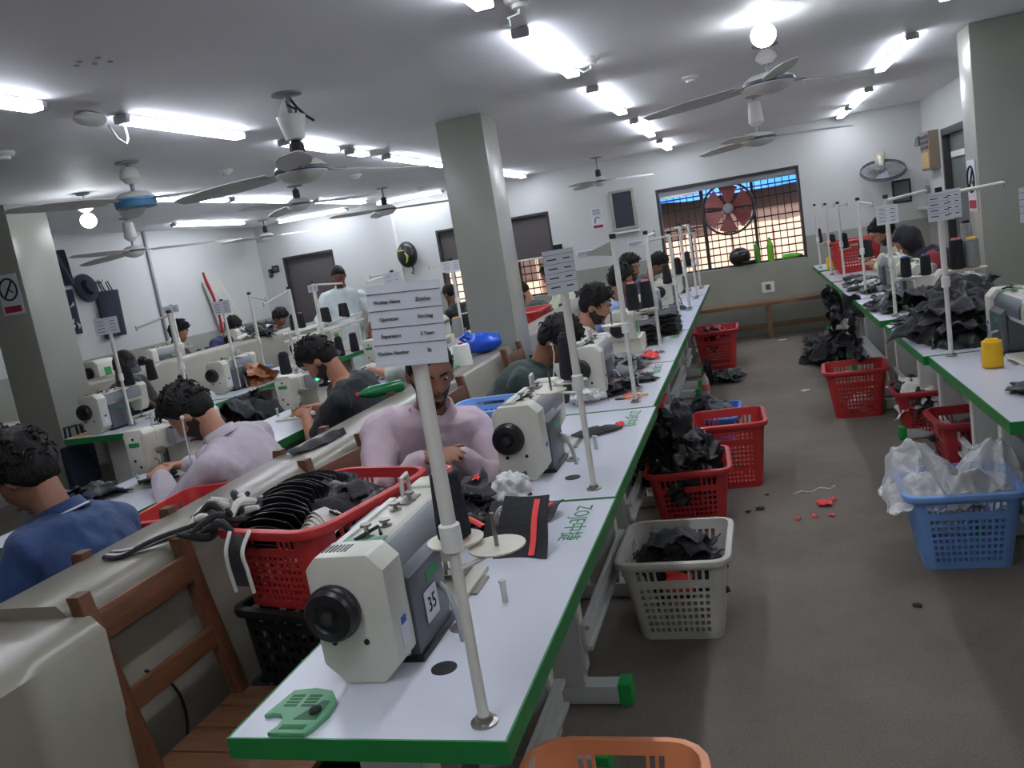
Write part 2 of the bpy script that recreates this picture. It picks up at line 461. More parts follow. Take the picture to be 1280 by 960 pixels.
struct(MB().b2(-9, 5, YB + 0.3, YB + 6, -0.25, -0.02).build('ground', M('alley_ground', (150, 135, 122), 0.9), smooth=0))

# door in the right wall
d = thing('door', 'dark grey door standing in the right wall behind the pillar', 'door', (XR, 9.15, 0)); d['kind'] = 'structure'; d.name = 'door_1'
del d['category']; del d['label']
fr = MB().b2(-0.02, 0.12, -0.60, -0.54, 0, 2.02).b2(-0.02, 0.12, 0.54, 0.60, 0, 2.02).b2(-0.02, 0.12, -0.54, 0.54, 1.95, 2.02)
fr.build('door_frame', m_winframe, d, bevel=0.004)
MB().b2(0.05, 0.1, -0.54, 0.54, 0.01, 1.95).build('door_leaf', M('door_grey', (96, 100, 98), 0.45), d, smooth=0)
MB().b2(0.03, 0.05, -0.1, 0.45, 1.72, 1.78).build('door_rail', m_white, d, bevel=0.004)
MB().tube([(0.05, -0.45, 1.0), (0.0, -0.45, 1.0), (0.0, -0.32, 1.0)], 0.01).build('door_handle', m_steel, d)

# ------------------------------------------------------------------ ceiling lights
def light(x, y0, y1, label, z=CZ, cross=False, rot=0.0):
    L = abs(y1 - y0); cy = (y0 + y1) / 2
    t = thing('ceiling_light', label, 'light', (x, cy, z), rot, 'LED batten lights on the ceiling')
    MB().b2(-0.030, 0.030, -L / 2 + 0.02, L / 2 - 0.02, -0.024, -0.0005).build('housing', m_tube_body, t, bevel=0.003)
    pts = [(-0.034, -0.024), (0.034, -0.024), (0.034, -0.036), (0.030, -0.040), (-0.030, -0.040), (-0.034, -0.036)]
    mat = Matrix(((1, 0, 0), (0, 0, 1), (0, 1, 0)))
    MB().prism(pts, -L / 2 + 0.022, L / 2 - 0.022, mat).build('diffuser', m_diff, t, smooth=50)
    for s in (-1, 1):
        MB().prism([(p[0] * 1.06, p[1] * 1.03 + (0.02 if p[1] > -0.03 else 0)) for p in pts], s * (L / 2 - 0.022), s * L / 2, mat).build('end_cap', m_endcap, t, smooth=50)
    return t
ords = ['nearest', 'second', 'third', 'fourth', 'fifth', 'sixth']
for i, (a, b) in enumerate([(1.85, 3.02), (3.49, 4.62), (5.19, 6.5), (7.17, 8.55), (9.35, 10.5)]):
    light(-0.79, a, b, ords[i] + ' bright LED batten in the ceiling row over the table row by the aisle')
for i, (a, b) in enumerate([(3.6, 4.77), (5.75, 7.05), (8.3, 9.5), (9.75, 10.6)]):
    light((1.04, 1.06, 1.15, 1.14)[i], a, b, ords[i] + ' bright LED batten in the ceiling row nearest the right pillar')
for i, (a, b) in enumerate([(1.7, 2.87), (3.32, 4.28), (4.72, 5.42), (5.62, 5.9), (6.26, 7.6), (9.3, 10.55)]):
    light(-2.62, a, b, ords[i] + ' bright LED batten in the ceiling row left of the centre pillar')
for i, (a, b) in enumerate([(5.69, 6.92), (6.98, 8.04), (8.6, 9.85)]):
    light(-4.52, a, b, ords[i] + ' bright LED batten in the ceiling row over the half wall')
for x, nm in ((-0.79, 'the aisle row'), (1.04, 'the right row')):  # unseen battens added behind the camera to brighten the foreground
    light(x, 0.0, 1.2, 'first added LED batten extending ' + nm + ' behind the photographer')
    light(x, -2.0, -0.8, 'last added LED batten extending ' + nm + ' behind the photographer')
light(-6.05, 8.13, 9.5, 'short-looking LED batten on the ceiling beside the left wall')
light(-5.5, 9.9, 10.95, 'LED batten lying crosswise on the ceiling near the far left corner', rot=R(90)).location = (-5.55, 10.4, CZ)
light(-4.2, 9.9, 10.85, 'LED batten lying crosswise on the ceiling beside the centre pillar', rot=R(90)).location = (-4.15, 10.45, CZ)

# round ceiling roses with a loop of flex, beside the battens
def rose(x, y, label, name='ceiling_rose', flex=None):
    t = thing(name, label, 'junction box', (x, y, CZ), 0, 'round junction boxes on the ceiling')
    MB().lathe([(0.05, -0.0005), (0.052, -0.012), (0.045, -0.02), (0.03, -0.024), (0.028, -0.038), (0.015, -0.042)], 18).build('cover', m_white, t)
    if flex: MB().tube([(0.0, 0, -0.03), (0.0, -0.02, -0.06), (-0.03, -0.06, -0.075), (flex[0] * 0.6, flex[1] * 0.6, -0.05), (flex[0], flex[1], -0.02)], 0.005, 6).build('flex', m_white, t)
    return t
rose(-0.69, 3.10, 'white round junction box with a loop of flex beside the nearest ceiling batten', flex=(-0.13, 0.25))
rose(-0.66, 4.40, 'white round junction box beside the second ceiling batten over the aisle row', flex=(-0.1, -0.1))
rose(-0.24, 5.63, 'flat white round cover plate alone on the ceiling over the aisle')
rose(-3.47, 3.49, 'white round junction box on the ceiling at the left edge of the picture')
rose(-3.49, 5.40, 'small white junction box on the ceiling between the two left fans')
rose(-3.31, 7.16, 'small white junction box on the ceiling left of the centre pillar')
rose(-3.65, 9.6, 'small white junction box on the ceiling far left beyond the pillar')
lamp = thing('emergency_lamp', 'white oval lamp with a hanging flex loop at the end of the left batten', 'lamp', (-2.66, 3.18, CZ))
MB().ell((0, 0, -0.03), (0.045, 0.09, 0.032)).build('lamp_cover', m_white, lamp)
MB().tube([(0.02, 0.08, -0.05), (0.03, 0.11, -0.11), (0.03, 0.16, -0.13), (0.02, 0.19, -0.1), (0.01, 0.2, -0.03)], 0.005, 6).build('flex', m_white, lamp)

# bare bulbs on drop holders
def bulb(x, y, zc, label, r=0.06):
    t = thing('light_bulb', label, 'bulb', (x, y, CZ), 0, 'bare LED bulbs hanging from the ceiling')
    d = CZ - zc
    if d > 0.12:
        MB().lathe([(0.045, -0.0005), (0.045, -0.012), (0.02, -0.02)], 16).build('ceiling_plate', m_mgrey, t)
        MB().tube([(0, 0, -0.015), (0.012, 0.0, -d / 2), (0, 0, -d + 0.10)], 0.004, 6).build('flex', m_white, t)
        MB().lathe([(0.012, -d + 0.12), (0.045, -d + 0.10), (0.05, -d + 0.08), (0.02, -d + 0.06)], 16).build('holder', m_white, t)
    else:
        MB().lathe([(0.03, -0.0005), (0.03, -0.03), (0.02, -d + 0.04)], 16).build('holder', m_white, t)
    MB().ell((0, 0, -d), (r, r, r * 0.95)).build('glass_bulb', m_bulb, t)
    return t
bulb(0.17, 4.35, 2.335, 'glowing bare bulb on the ceiling above the aisle in front of the fans', 0.058)
bulb(-4.47, 5.09, 2.225, 'glowing bare bulb hanging by the left pillar', 0.055)

# ------------------------------------------------------------------ ceiling fans
def fan(x, y, zm, label, rot, body=None, bladelen=0.62, motor_r=0.15, style='white'):
    t = thing('ceiling_fan', label, 'fan', (x, y, CZ), rot, 'ceiling fans')
    d = CZ - zm
    MB().lathe([(0.07, -0.0005), (0.07, -0.01), (0.02, -0.016)], 16).build('ceiling_plate', m_mgrey, t)
    MB().cyl((0, 0, -0.01), (0, 0, -d + 0.04), 0.012, n=10).build('down_rod', m_mgrey, t)
    mm = {'white': m_fan_white, 'blue': m_fan_white, 'grey': m_blade}[style]
    if body == 'bucket':
        MB().lathe([(0.058, -0.10), (0.068, -0.105), (0.045, -0.21), (0.03, -0.215)], 18).build('canopy', m_fan_white, t)
        MB().lathe([(0.02, -0.215), (0.036, -0.235), (0.036, -0.285), (0.015, -0.295)], 14).build('capacitor', m_rubber, t)
        MB().tube([(0.01, 0, -0.02), (0.05, 0.02, -0.06), (0.09, 0.02, -0.1), (0.13, 0.03, -0.12)], 0.007, 6).build('loose_wire', m_black, t)
        MB().tube([(-0.01, 0, -0.02), (-0.04, 0.0, -0.06), (-0.05, 0.02, -0.1), (-0.03, 0.03, -0.16)], 0.006, 6).build('loose_wire', m_white, t)
        MB().tube([(0.0, 0.02, -0.03), (-0.02, -0.03, -0.06), (0.02, -0.03, -0.08), (0.0, -0.04, -0.11)], 0.006, 6).build('loose_wire', m_black, t)
    elif body == 'cup':
        MB().lathe([(0.03, -0.03), (0.05, -0.05), (0.06, -d + 0.13), (0.03, -d + 0.10)], 18).build('canopy', m_fan_white, t)
    else:
        MB().lathe([(0.018, -d + 0.14), (0.03, -d + 0.13), (0.034, -d + 0.07), (0.018, -d + 0.05)], 14).build('coupling', m_rubber if style != 'blue' else m_fan_white, t)
    r = motor_r
    MB().lathe([(0.03, -d + 0.055), (r * 0.7, -d + 0.045), (r * 0.97, -d + 0.018), (r, -d + 0.012), (r * 0.96, -d - 0.012), (r * 0.7, -d - 0.042), (r * 0.25, -d - 0.058), (0.01, -d - 0.06)], 28).build('motor_housing', mm, t)
    MB().lathe([(r * 0.99, -d + 0.013), (r * 1.012, -d + 0.010), (r * 1.012, -d - 0.004), (r * 0.98, -d - 0.008)], 28).build('trim_band', m_fan_blue if style == 'blue' else m_fan_band, t)
    if style == 'blue':
        MB().lathe([(r * 0.95, -d - 0.006), (r * 1.02, -d - 0.01), (r * 0.98, -d - 0.04), (r * 0.5, -d - 0.05)], 28).build('lower_cover', m_fan_blue, t)
    bm_ = MB()
    n = 8; L = bladelen
    def bl(u, v):
        w = 0.055 + 0.02 * math.sin(math.pi * min(1, u * 1.2)) - (0.02 if u > 0.95 else 0)
        s = (v - 0.5) * 2 * w
        return (r * 0.8 + 0.07 + u * L, s, s * 0.20 - 0.02 * u)
    bm_.grid(bl, n, 3, 0.004)
    me = bm_.mesh('blade')
    mi = MB().b2(r * 0.75, r * 0.8 + 0.13, -0.018, 0.018, -0.004, 0.004).mesh('blade_iron', smooth=0)
    for k in range(3):
        b = obj('blade', me, m_blade, t, loc=(0, 0, -d + 0.0), rot=(0, 0, R(120 * k)))
        obj('blade_iron', mi, m_mgrey, b)
    return t
fan(-1.97, 3.67, 2.065, 'white ceiling fan with loose wires nearest the camera, left of the centre pillar', R(55), 'bucket', 0.58, 0.125)
fan(-3.48, 4.38, 2.19, 'ceiling fan with blue band near the left pillar', R(-107), 'cup', 0.6, 0.12, 'blue')
fan(-5.65, 6.93, 2.10, 'white ceiling fan with long thin blades before the left wall', R(-80), 'cup', 0.85, 0.11)
fan(-3.9, 7.08, 2.25, 'grey ceiling fan seen below the near fan with loose wires', R(20), None, 0.6, 0.11, 'grey')
fan(-3.8, 8.8, 2.18, 'white ceiling fan just left of the top of the centre pillar', R(5), None, 0.6, 0.12)
fan(-6.0, 9.9, 2.20, 'small distant ceiling fan above the far left corner window', R(10), None, 0.55, 0.09)
fan(-1.6, 10.05, 2.14, 'distant ceiling fan above the grey framed board on the back wall', R(8), None, 0.5, 0.08, 'grey')
fan(0.2, 5.1, 2.215, 'large white ceiling fan above the aisle under the glowing bulb', R(35), 'cup', 0.62, 0.14)
fan(0.16, 7.29, 2.085, 'second white ceiling fan above the aisle, nearer the large window', R(10), 'cup', 0.55, 0.14)

# marks on the ceiling
hm = MB()
for (dx, dy) in ((0, 0), (0.05, 0.02), (-0.05, -0.03), (0.06, -0.05), (-0.01, -0.06)):
    hm.lathe([(0.010, 0.0), (0.010, -0.003), (0.004, -0.004)], 8, (dx, dy, 0))
h = hm.build('bolt_stub', m_mgrey, loc=(-2.12, 2.62, CZ)); h['kind'] = 'stuff'; tag(h, 'cluster of small old screw stubs on the bare ceiling at upper left', 'screws')

# ------------------------------------------------------------------ back wall fittings
yb = YB - 0.001
ex = thing('exhaust_fan', 'large brown six-bladed exhaust fan mounted in the window grille', 'fan', (-0.20, YB + 0.09, 1.585))
ring = []
for k in range(33):
    a = 2 * math.pi * k / 32; ring.append((0.31 * math.cos(a), 0, 0.31 * math.sin(a)))
MB().tube(ring, 0.014, 8, caps=False).build('ring', m_winframe, ex)
MB().tube([(-0.31, 0.03, 0), (0.31, 0.03, 0)], 0.01, 6).build('strut', m_winframe, ex)
MB().tube([(0, 0.03, -0.31), (0, 0.03, 0.31)], 0.01, 6).build('strut', m_winframe, ex)
MB().lathe([(0.062, 0), (0.066, 0.03), (0.05, 0.055), (0.01, 0.06)], 20, mat=Matrix.Rotation(R(90), 3, 'X')).build('hub', m_mgrey, ex)
m_exb = M('brown_fan_blade', (138, 74, 72), 0.55, var=0.1)
def exb(u, v):
    a = (v - 0.5) * (0.62 + 0.22 * u); r_ = 0.055 + 0.225 * u
    return (r_ * math.sin(a), 0.035 * (v - 0.5), r_ * math.cos(a))
eme = MB().grid(exb, 5, 5, 0.004).mesh('blade')
for k in range(6): obj('blade', eme, m_exb, ex, rot=(0, R(60 * k + 5), 0))

def framed(name, label, cat, x, z, w, h, fr, mf, mp, depth=0.03, y=yb):
    t = thing(name, label, cat, (x, y, z))
    f = MB().b2(-w / 2, w / 2, -depth, 0, -h / 2, -h / 2 + fr).b2(-w / 2, w / 2, -depth, 0, h / 2 - fr, h / 2).b2(-w / 2, -w / 2 + fr, -depth, 0, -h / 2 + fr, h / 2 - fr).b2(w / 2 - fr, w / 2, -depth, 0, -h / 2 + fr, h / 2 - fr)
    f.build('frame', mf, t, bevel=0.004)
    MB().b2(-w / 2 + fr, w / 2 - fr, -depth * 0.5, 0, -h / 2 + fr, h / 2 - fr).build('panel', mp, t, smooth=0)
    return t
m_board = M('dark_blue_board', (52, 58, 72), 0.3)
fb = framed('notice_board', 'dark blue board in a grey-beige frame beside the large window', 'board', -1.455, 1.785, 0.31, 0.50, 0.035, M('frame_beige', (160, 158, 146), 0.5), m_board, 0.05)
MB().b2(-0.17, 0.17, -0.07, 0, -0.285, -0.26).build('shelf_lip', m_white, fb, bevel=0.003)
framed('picture_frame', 'small black framed picture on the back wall under the wall fan', 'picture', 1.735, 1.46, 0.2, 0.26, 0.02, m_black, M('picture_grey', (92, 92, 98), 0.4), 0.02)
sg = thing('safety_poster', 'white safety poster with green figure and red strip on the back wall', 'poster', (-1.80, yb, 1.735))
MB().b2(-0.075, 0.075, -0.004, 0, -0.13, 0.13).build('sheet', m_card, sg, smooth=0)
MB().b2(-0.062, 0.062, -0.0055, -0.004, -0.12, -0.085).build('red_strip', m_signred, sg, smooth=0)
MB().tube([(-0.035, -0.006, -0.06), (-0.03, -0.006, 0.0), (0.0, -0.006, 0.015), (0.03, -0.006, 0.0)], 0.007, 6).build('figure', M('print_teal', (40, 84, 84), 0.7), sg)
fl = MB()
for k in range(4): fl.b2(-0.055, 0.05 - 0.01 * (k % 2), -0.0055, -0.004, 0.045 + 0.02 * k, 0.053 + 0.02 * k)
o = fl.build('printed_text', m_signgrey, sg, smooth=0); o['kind'] = 'stuff'
for i, (x, z) in enumerate(((-2.01, 1.325), (-1.345, 1.345))):
    t = thing('wall_plaque', ('narrow grey plaque on the back wall below the safety poster', 'narrow grey plaque on the back wall below the dark blue board')[i], 'plaque', (x, yb, z), 0, 'narrow plaques on the back wall')
    MB().b2(-0.13, 0.13, -0.01, 0, -0.035, 0.035).build('plate', m_card, t, bevel=0.003)
    q = MB()
    for k in range(3): q.b2(-0.1, 0.08 - 0.03 * k, -0.0115, -0.01, 0.012 - 0.016 * k, 0.019 - 0.016 * k)
    q.build('printed_text', m_signgrey, t, smooth=0)['kind'] = 'stuff'
so = thing('socket', 'white double socket plate low on the back wall under the large window', 'socket', (0.16, yb, 0.575))
MB().b2(-0.075, 0.075, -0.012, 0, -0.065, 0.065).build('plate', m_white, so, bevel=0.004)
MB().b2(-0.03, 0.03, -0.016, -0.012, -0.035, 0.035).build('socket_insert', m_dgrey, so, bevel=0.003)

def wall_fan(x, z, label, r=0.24):
    t = thing('wall_fan', label, 'fan', (x, yb, z))
    MB().b2(-0.05, 0.05, -0.03, 0, 0.08, 0.22).build('bracket', m_beige, t, bevel=0.01)
    MB().tube([(0, -0.02, 0.16), (0, -0.1, 0.13), (0, -0.14, 0.05)], 0.03, 10).build('motor', m_beige, t)
    tilt = Matrix.Rotation(R(-62), 3, 'X')
    c = Vector((0, -0.2, 0.0))
    g = bpy.data.objects.new('cage', None); COL.objects.link(g); g.parent = t; g.location = c; g.rotation_euler = (R(28), 0, 0)
    for rr, zz in ((r, 0), (r * 0.98, 0.02)):
        pts = [(rr * math.cos(2 * math.pi * k / 32), rr * math.sin(2 * math.pi * k / 32), zz) for k in range(33)]
        MB().tube(pts, 0.009, 6, caps=False).build('cage_ring', m_dgrey, g)
    w = MB()
    for k in range(24):
        a = 2 * math.pi * k / 24
        for sgn in (-1, 1):
            w.tube([(0.04 * math.cos(a), 0.04 * math.sin(a), sgn * 0.06), (r * 0.6 * math.cos(a), r * 0.6 * math.sin(a), sgn * 0.055), (r * math.cos(a), r * math.sin(a), sgn * 0.004)], 0.002, 4)
    wo = w.build('cage_wire', m_mgrey, g); wo['kind'] = 'stuff'
    MB().ell((0, 0, 0), (0.045, 0.045, 0.05)).build('hub', m_dgrey, g)
    bme = MB().grid(lambda u, v: ((0.03 + 0.17 * u), (v - 0.5) * (0.08 + 0.09 * u), (v - 0.5) * 0.05), 4, 4, 0.003).mesh('blade')
    for k in range(3): obj('blade', bme, m_mgrey, g, rot=(0, 0, R(120 * k + 15)))
    return t
wall_fan(1.53, 1.72, 'grey caged wall fan tilted down high on the back wall right of the window')

cp = thing('helmet', 'black round helmet with yellow-green stripes hung on the back wall left of the pillar', 'helmet', (-4.40, yb - 0.11, 1.68))
MB().ell((0, 0, 0), (0.14, 0.11, 0.175), 20, 14).build('helmet_shell', m_black, cp)
mg = M('lime_stripe', (178, 192, 70), 0.5)
MB().b2(-0.115, 0.0, -0.108, -0.07, 0.055, 0.075).build('stripe', mg, cp, bevel=0.004)
MB().tube([(0.01, -0.108, 0.03), (0.04, -0.105, -0.02), (0.03, -0.105, -0.07), (0.005, -0.1, -0.11)], [0.008, 0.018, 0.012, 0.004], 8).build('stripe', mg, cp)
MB().tube([(0.05, -0.02, -0.15), (0.06, -0.02, -0.22), (0.03, -0.02, -0.25), (0.06, -0.02, -0.27)], 0.009, 6).build('strap', m_black, cp)

hl = thing('helmet', 'black motorcycle helmet lying on the sill of the large window', 'helmet', (-0.13, YB + 0.045, 0.871), R(0))
MB().ell((0, 0, 0.115), (0.13, 0.11, 0.115), 20, 14).build('helmet_shell', m_black, hl)
MB().tube([(0.02, -0.09, 0.045), (0.1, -0.085, 0.035), (0.16, -0.03, 0.035), (0.17, 0.03, 0.035)], [0.02, 0.026, 0.026, 0.02], 10).build('chin_bar', m_black, hl)
MB().tube([(-0.07, -0.085, 0.17), (0.03, -0.09, 0.185), (0.09, -0.05, 0.175)], 0.007, 6).build('highlight_strip', m_mgrey, hl)

def bottle(name, label, loc, col, h=0.24, r=0.033, group=None, cap=(200, 40, 40), rot=None):
    t = thing(name, label, 'bottle', loc, 0, group, rot)
    m = M(name + '_plastic', col, 0.15, var=0.05)
    MB().lathe([(r * 0.85, 0.0), (r, 0.01), (r, h * 0.55), (r * 0.93, h * 0.6), (r, h * 0.66), (r * 0.8, h * 0.78), (r * 0.38, h * 0.9), (r * 0.36, h * 0.94)], 18).build('bottle_body', m, t)
    MB().lathe([(r * 0.42, h * 0.94), (r * 0.42, h), (r * 0.3, h * 1.005)], 14).build('cap', M(name + '_cap', cap, 0.4), t)
    return t
bottle('drink_bottle', 'slim green drink bottle on the window sill touching the helmet', (0.075, YB + 0.14, 0.871), (84, 150, 48), 0.27, 0.033, 'green bottles on the sill', (30, 90, 40))
bottle('drink_bottle', 'bright green drink bottle standing alone on the window sill', (0.235, YB + 0.09, 0.871), (120, 196, 60), 0.29, 0.04, 'green bottles on the sill', (30, 110, 50))
bottle('drink_bottle', 'green bottle lying on its side at the right of the window sill', (0.36, YB + 0.10, 0.905), (110, 190, 70), 0.24, 0.033, 'green bottles on the sill', (30, 110, 50), rot=(0, R(90), R(4)))

be = thing('bench', 'long brown wooden bench along the foot of the back wall', 'bench', (0.2, 10.45, 0))
for k in range(2): MB().b2(-1.1, 0.85, -0.15 + 0.16 * k, -0.005 + 0.16 * k, 0.40, 0.445).build('seat_plank', m_bench, be, bevel=0.004)
for x in (-1.0, -0.1, 0.75):
    MB().b2(x, x + 0.06, -0.13, 0.14, 0, 0.40).build('leg', m_bench, be, bevel=0.004)
MB().b2(-1.0, 0.8, 0.1, 0.13, 0.10, 0.16).build('stretcher', m_bench, be, bevel=0.004)

# ------------------------------------------------------------------ right wall and pillar fittings
rk = thing('file_rack', 'brown wooden pigeonhole box fixed high on the right wall by the door', 'rack', (XR - 0.001, 10.15, 1.64))
MB().b2(-0.10, 0, -0.22, 0.22, 0, 0.40).build('rack_body', M('rack_wood', (138, 122, 104), 0.5, var=0.12), rk, bevel=0.004)
MB().b2(-0.108, -0.10, -0.19, 0.19, 0.02, 0.19).build('lower_panel', M('rack_tan', (196, 170, 120), 0.5), rk, bevel=0.003)
for k in range(3): MB().b2(-0.106, -0.10, -0.19, 0.19, 0.22 + 0.055 * k, 0.255 + 0.055 * k).build('slot', M('slot_dark%d' % k, (70, 66, 84), 0.6), rk, smooth=0)
wl_ = thing('wall_lamp', 'small grey bracket lamp on the right wall in the far corner', 'lamp', (XR - 0.001, 10.62, 1.96))
MB().b2(-0.03, 0, -0.04, 0.04, -0.05, 0.09).build('back_plate', m_dgrey, wl_, bevel=0.004)
MB().lathe([(0.02, 0.05), (0.03, 0.02), (0.045, -0.05), (0.02, -0.055)], 14, (-0.07, 0, 0.02)).build('shade', m_dgrey, wl_)
gb = thing('switch_panel', 'slim grey switch panel on the right wall in the corner by the door', 'panel', (XR - 0.001, 10.62, 1.32))
MB().b2(-0.03, 0, -0.05, 0.05, -0.16, 0.16).build('panel_box', m_mgrey, gb, bevel=0.004)
sh = thing('wall_shelf', 'thin pale shelf board along the right wall beside the door', 'shelf', (XR - 0.001, 10.2, 1.24))
MB().b2(-0.12, 0, -0.42, 0.5, -0.012, 0.012).build('shelf_board', m_beige, sh, bevel=0.003)

def smoking_sign(label, loc, rz, w=0.19, h=0.29, yaw=0):
    t = thing('no_smoking_sign', label, 'sign', loc, rz, 'no smoking signs on the pillars')
    MB().b2(-w / 2, w / 2, -0.006, 0, -h / 2, h / 2).build('sheet', m_card, t, bevel=0.001)
    rr = w * 0.40; pts = [(rr * math.cos(2 * math.pi * k / 28), -0.008, rr * math.sin(2 * math.pi * k / 28) + h * 0.13) for k in range(29)]
    MB().tube(pts, w * 0.035, 6, caps=False).build('ring', m_txt, t)
    MB().tube([(-rr * 0.6, -0.008, -rr * 0.75 + h * 0.13), (rr * 0.6, -0.008, rr * 0.75 + h * 0.13)], w * 0.035, 6).build('slash', m_txt, t)
    MB().tube([(-rr * 0.1, -0.0075, h * 0.15), (rr * 0.5, -0.0075, h * 0.04)], w * 0.03, 6).build('cigarette', m_signgrey, t)
    MB().b2(-w * 0.4, w * 0.4, -0.008, -0.006, -h * 0.44, -h * 0.28).build('red_strip', m_signred, t, smooth=0)
    return t
smoking_sign('no smoking sign on the dark face of the left pillar', (-5.08, 4.859, 1.80), 0)
smoking_sign('no smoking sign on the narrow lit side of the right pillar', (1.384, 6.02, 1.465), R(-90), 0.2, 0.32)

# ------------------------------------------------------------------ things hung on the left wall
def cloth_sheet(pts_fn, name, mat, parent=None, thick=0.008, nu=14, nv=14):
    return MB().grid(pts_fn, nu, nv, thick).build(name, mat, parent, smooth=60)
xw = XL + 0.001
def hook(y, z, label):
    t = thing('wall_hook', label, 'hook', (xw, y, z), 0)
    MB().b2(0, 0.012, -0.05, 0.05, -0.015, 0.015).build('hook_plate', m_woodz, t, bevel=0.002)
    for s in (-0.03, 0.03): MB().tube([(0.01, s, 0), (0.05, s, -0.005), (0.06, s, 0.025)], 0.006, 6).build('hook_peg', m_steel, t)
hook(7.52, 1.90, 'small wooden hook board on the left wall carrying a black bag')
ht = thing('hat', 'round black hat hanging on the left wall beside the black bag', 'hat', (xw + 0.06, 7.33, 1.86))
MB().lathe([(0.005, 0.06), (0.07, 0.05), (0.085, 0.0), (0.15, -0.015), (0.15, -0.025), (0.06, -0.03)], 24, mat=Matrix.Rotation(R(80), 3, 'Y')).build('hat_felt', m_navy, ht)
bg = thing('tote_bag', 'tall black cloth bag hanging by its handles from hooks on the left wall', 'bag', (xw + 0.02, 7.60, 1.40))
cloth_sheet(lambda u, v: (0.03 + 0.02 * math.sin(u * 9) * (1 - v) + 0.03 * math.sin(math.pi * u), -0.16 + 0.32 * u + 0.03 * (v - 1), -0.10 + 0.50 * v), 'bag_body', m_navy, bg, 0.03)
for s in (-0.05, 0.06): MB().tube([(0.03, s - 0.02, 0.39), (0.03, s - 0.06, 0.49), (0.03, s - 0.03, 0.5), (0.03, s + 0.02, 0.39)], 0.007, 6).build('handle', m_navy, bg)
jk = thing('jacket', 'dark navy garment hanging high on the left wall just right of the left pillar', 'clothing', (xw + 0.02, 6.98, 1.9))
cloth_sheet(lambda u, v: (0.03 + 0.02 * math.sin(u * 11 + v * 3), -0.12 + 0.26 * u + 0.08 * (1 - v), 0.0 + 0.36 * v), 'garment', m_navy, jk, 0.02)
po = thing('wall_banner', 'dark blue patterned banner on the left wall below the navy garment', 'banner', (xw, 7.02, 1.40))
cloth_sheet(lambda u, v: (0.012 + 0.006 * math.sin(u * 9), -0.10 + 0.24 * u, 0.0 + 0.46 * v), 'banner_cloth', m_navy, po, 0.008)
for k, (a, b, c_, d_) in enumerate(((0.02, 0.05, 0.02, 0.12), (0.08, 0.12, 0.1, 0.05), (-0.02, 0.1, 0.06, 0.16), (0.05, 0.28, 0.1, 0.33))):
    MB().tube([(0.019, a, b), (0.021, (a + c_) / 2 + 0.02, (b + d_) / 2), (0.019, c_, d_)], [0.004, 0.014, 0.004], 6).build('pale_mark', m_card, po)
wb_ = thing('apron', 'white apron with a red ribbon hanging on the left wall', 'clothing', (xw + 0.02, 9.50, 1.05))
cloth_sheet(lambda u, v: (0.03 + 0.025 * math.sin(u * 14 + 2 * v) * (1.1 - v), -0.22 + 0.56 * u * (1 - 0.35 * v) + 0.12 * (1 - v), 0.12 + 0.58 * v), 'apron_cloth', m_wfab, wb_, 0.02)
MB().tube([(0.04, -0.20, 0.82), (0.045, -0.17, 0.68), (0.06, -0.12, 0.5), (0.06, -0.08, 0.2), (0.06, -0.09, 0.02)], [0.014, 0.02, 0.016, 0.016, 0.024], 8).build('ribbon', m_signred, wb_)
pp = thing('wall_paper', 'orange and white poster on the left wall at the left edge of the picture', 'poster', (xw, 6.15, 1.5))
MB().b2(0, 0.004, -0.15, 0.15, -0.16, 0.16).build('sheet', m_card, pp, smooth=0)
MB().b2(0.004, 0.006, -0.1, 0.12, -0.08, 0.12).build('orange_panel', m_orange, pp, smooth=0)
for i, (x, z, w, h) in enumerate(((-6.56, 1.74, 0.05, 0.12), (-6.47, 1.79, 0.1, 0.1))):
    t = thing('wall_box', ('narrow black switch box on the back wall left of the brown blind', 'wide black switch box on the back wall left of the brown blind')[i], 'box', (x, yb, z))
    MB().b2(-w / 2, w / 2, -0.03, 0, -h / 2, h / 2).build('box_body', m_black, t, bevel=0.004)
    MB().b2(-w / 3, w / 3, -0.036, -0.03, -h / 4, h / 4).build('rocker', m_dgrey, t, bevel=0.002)

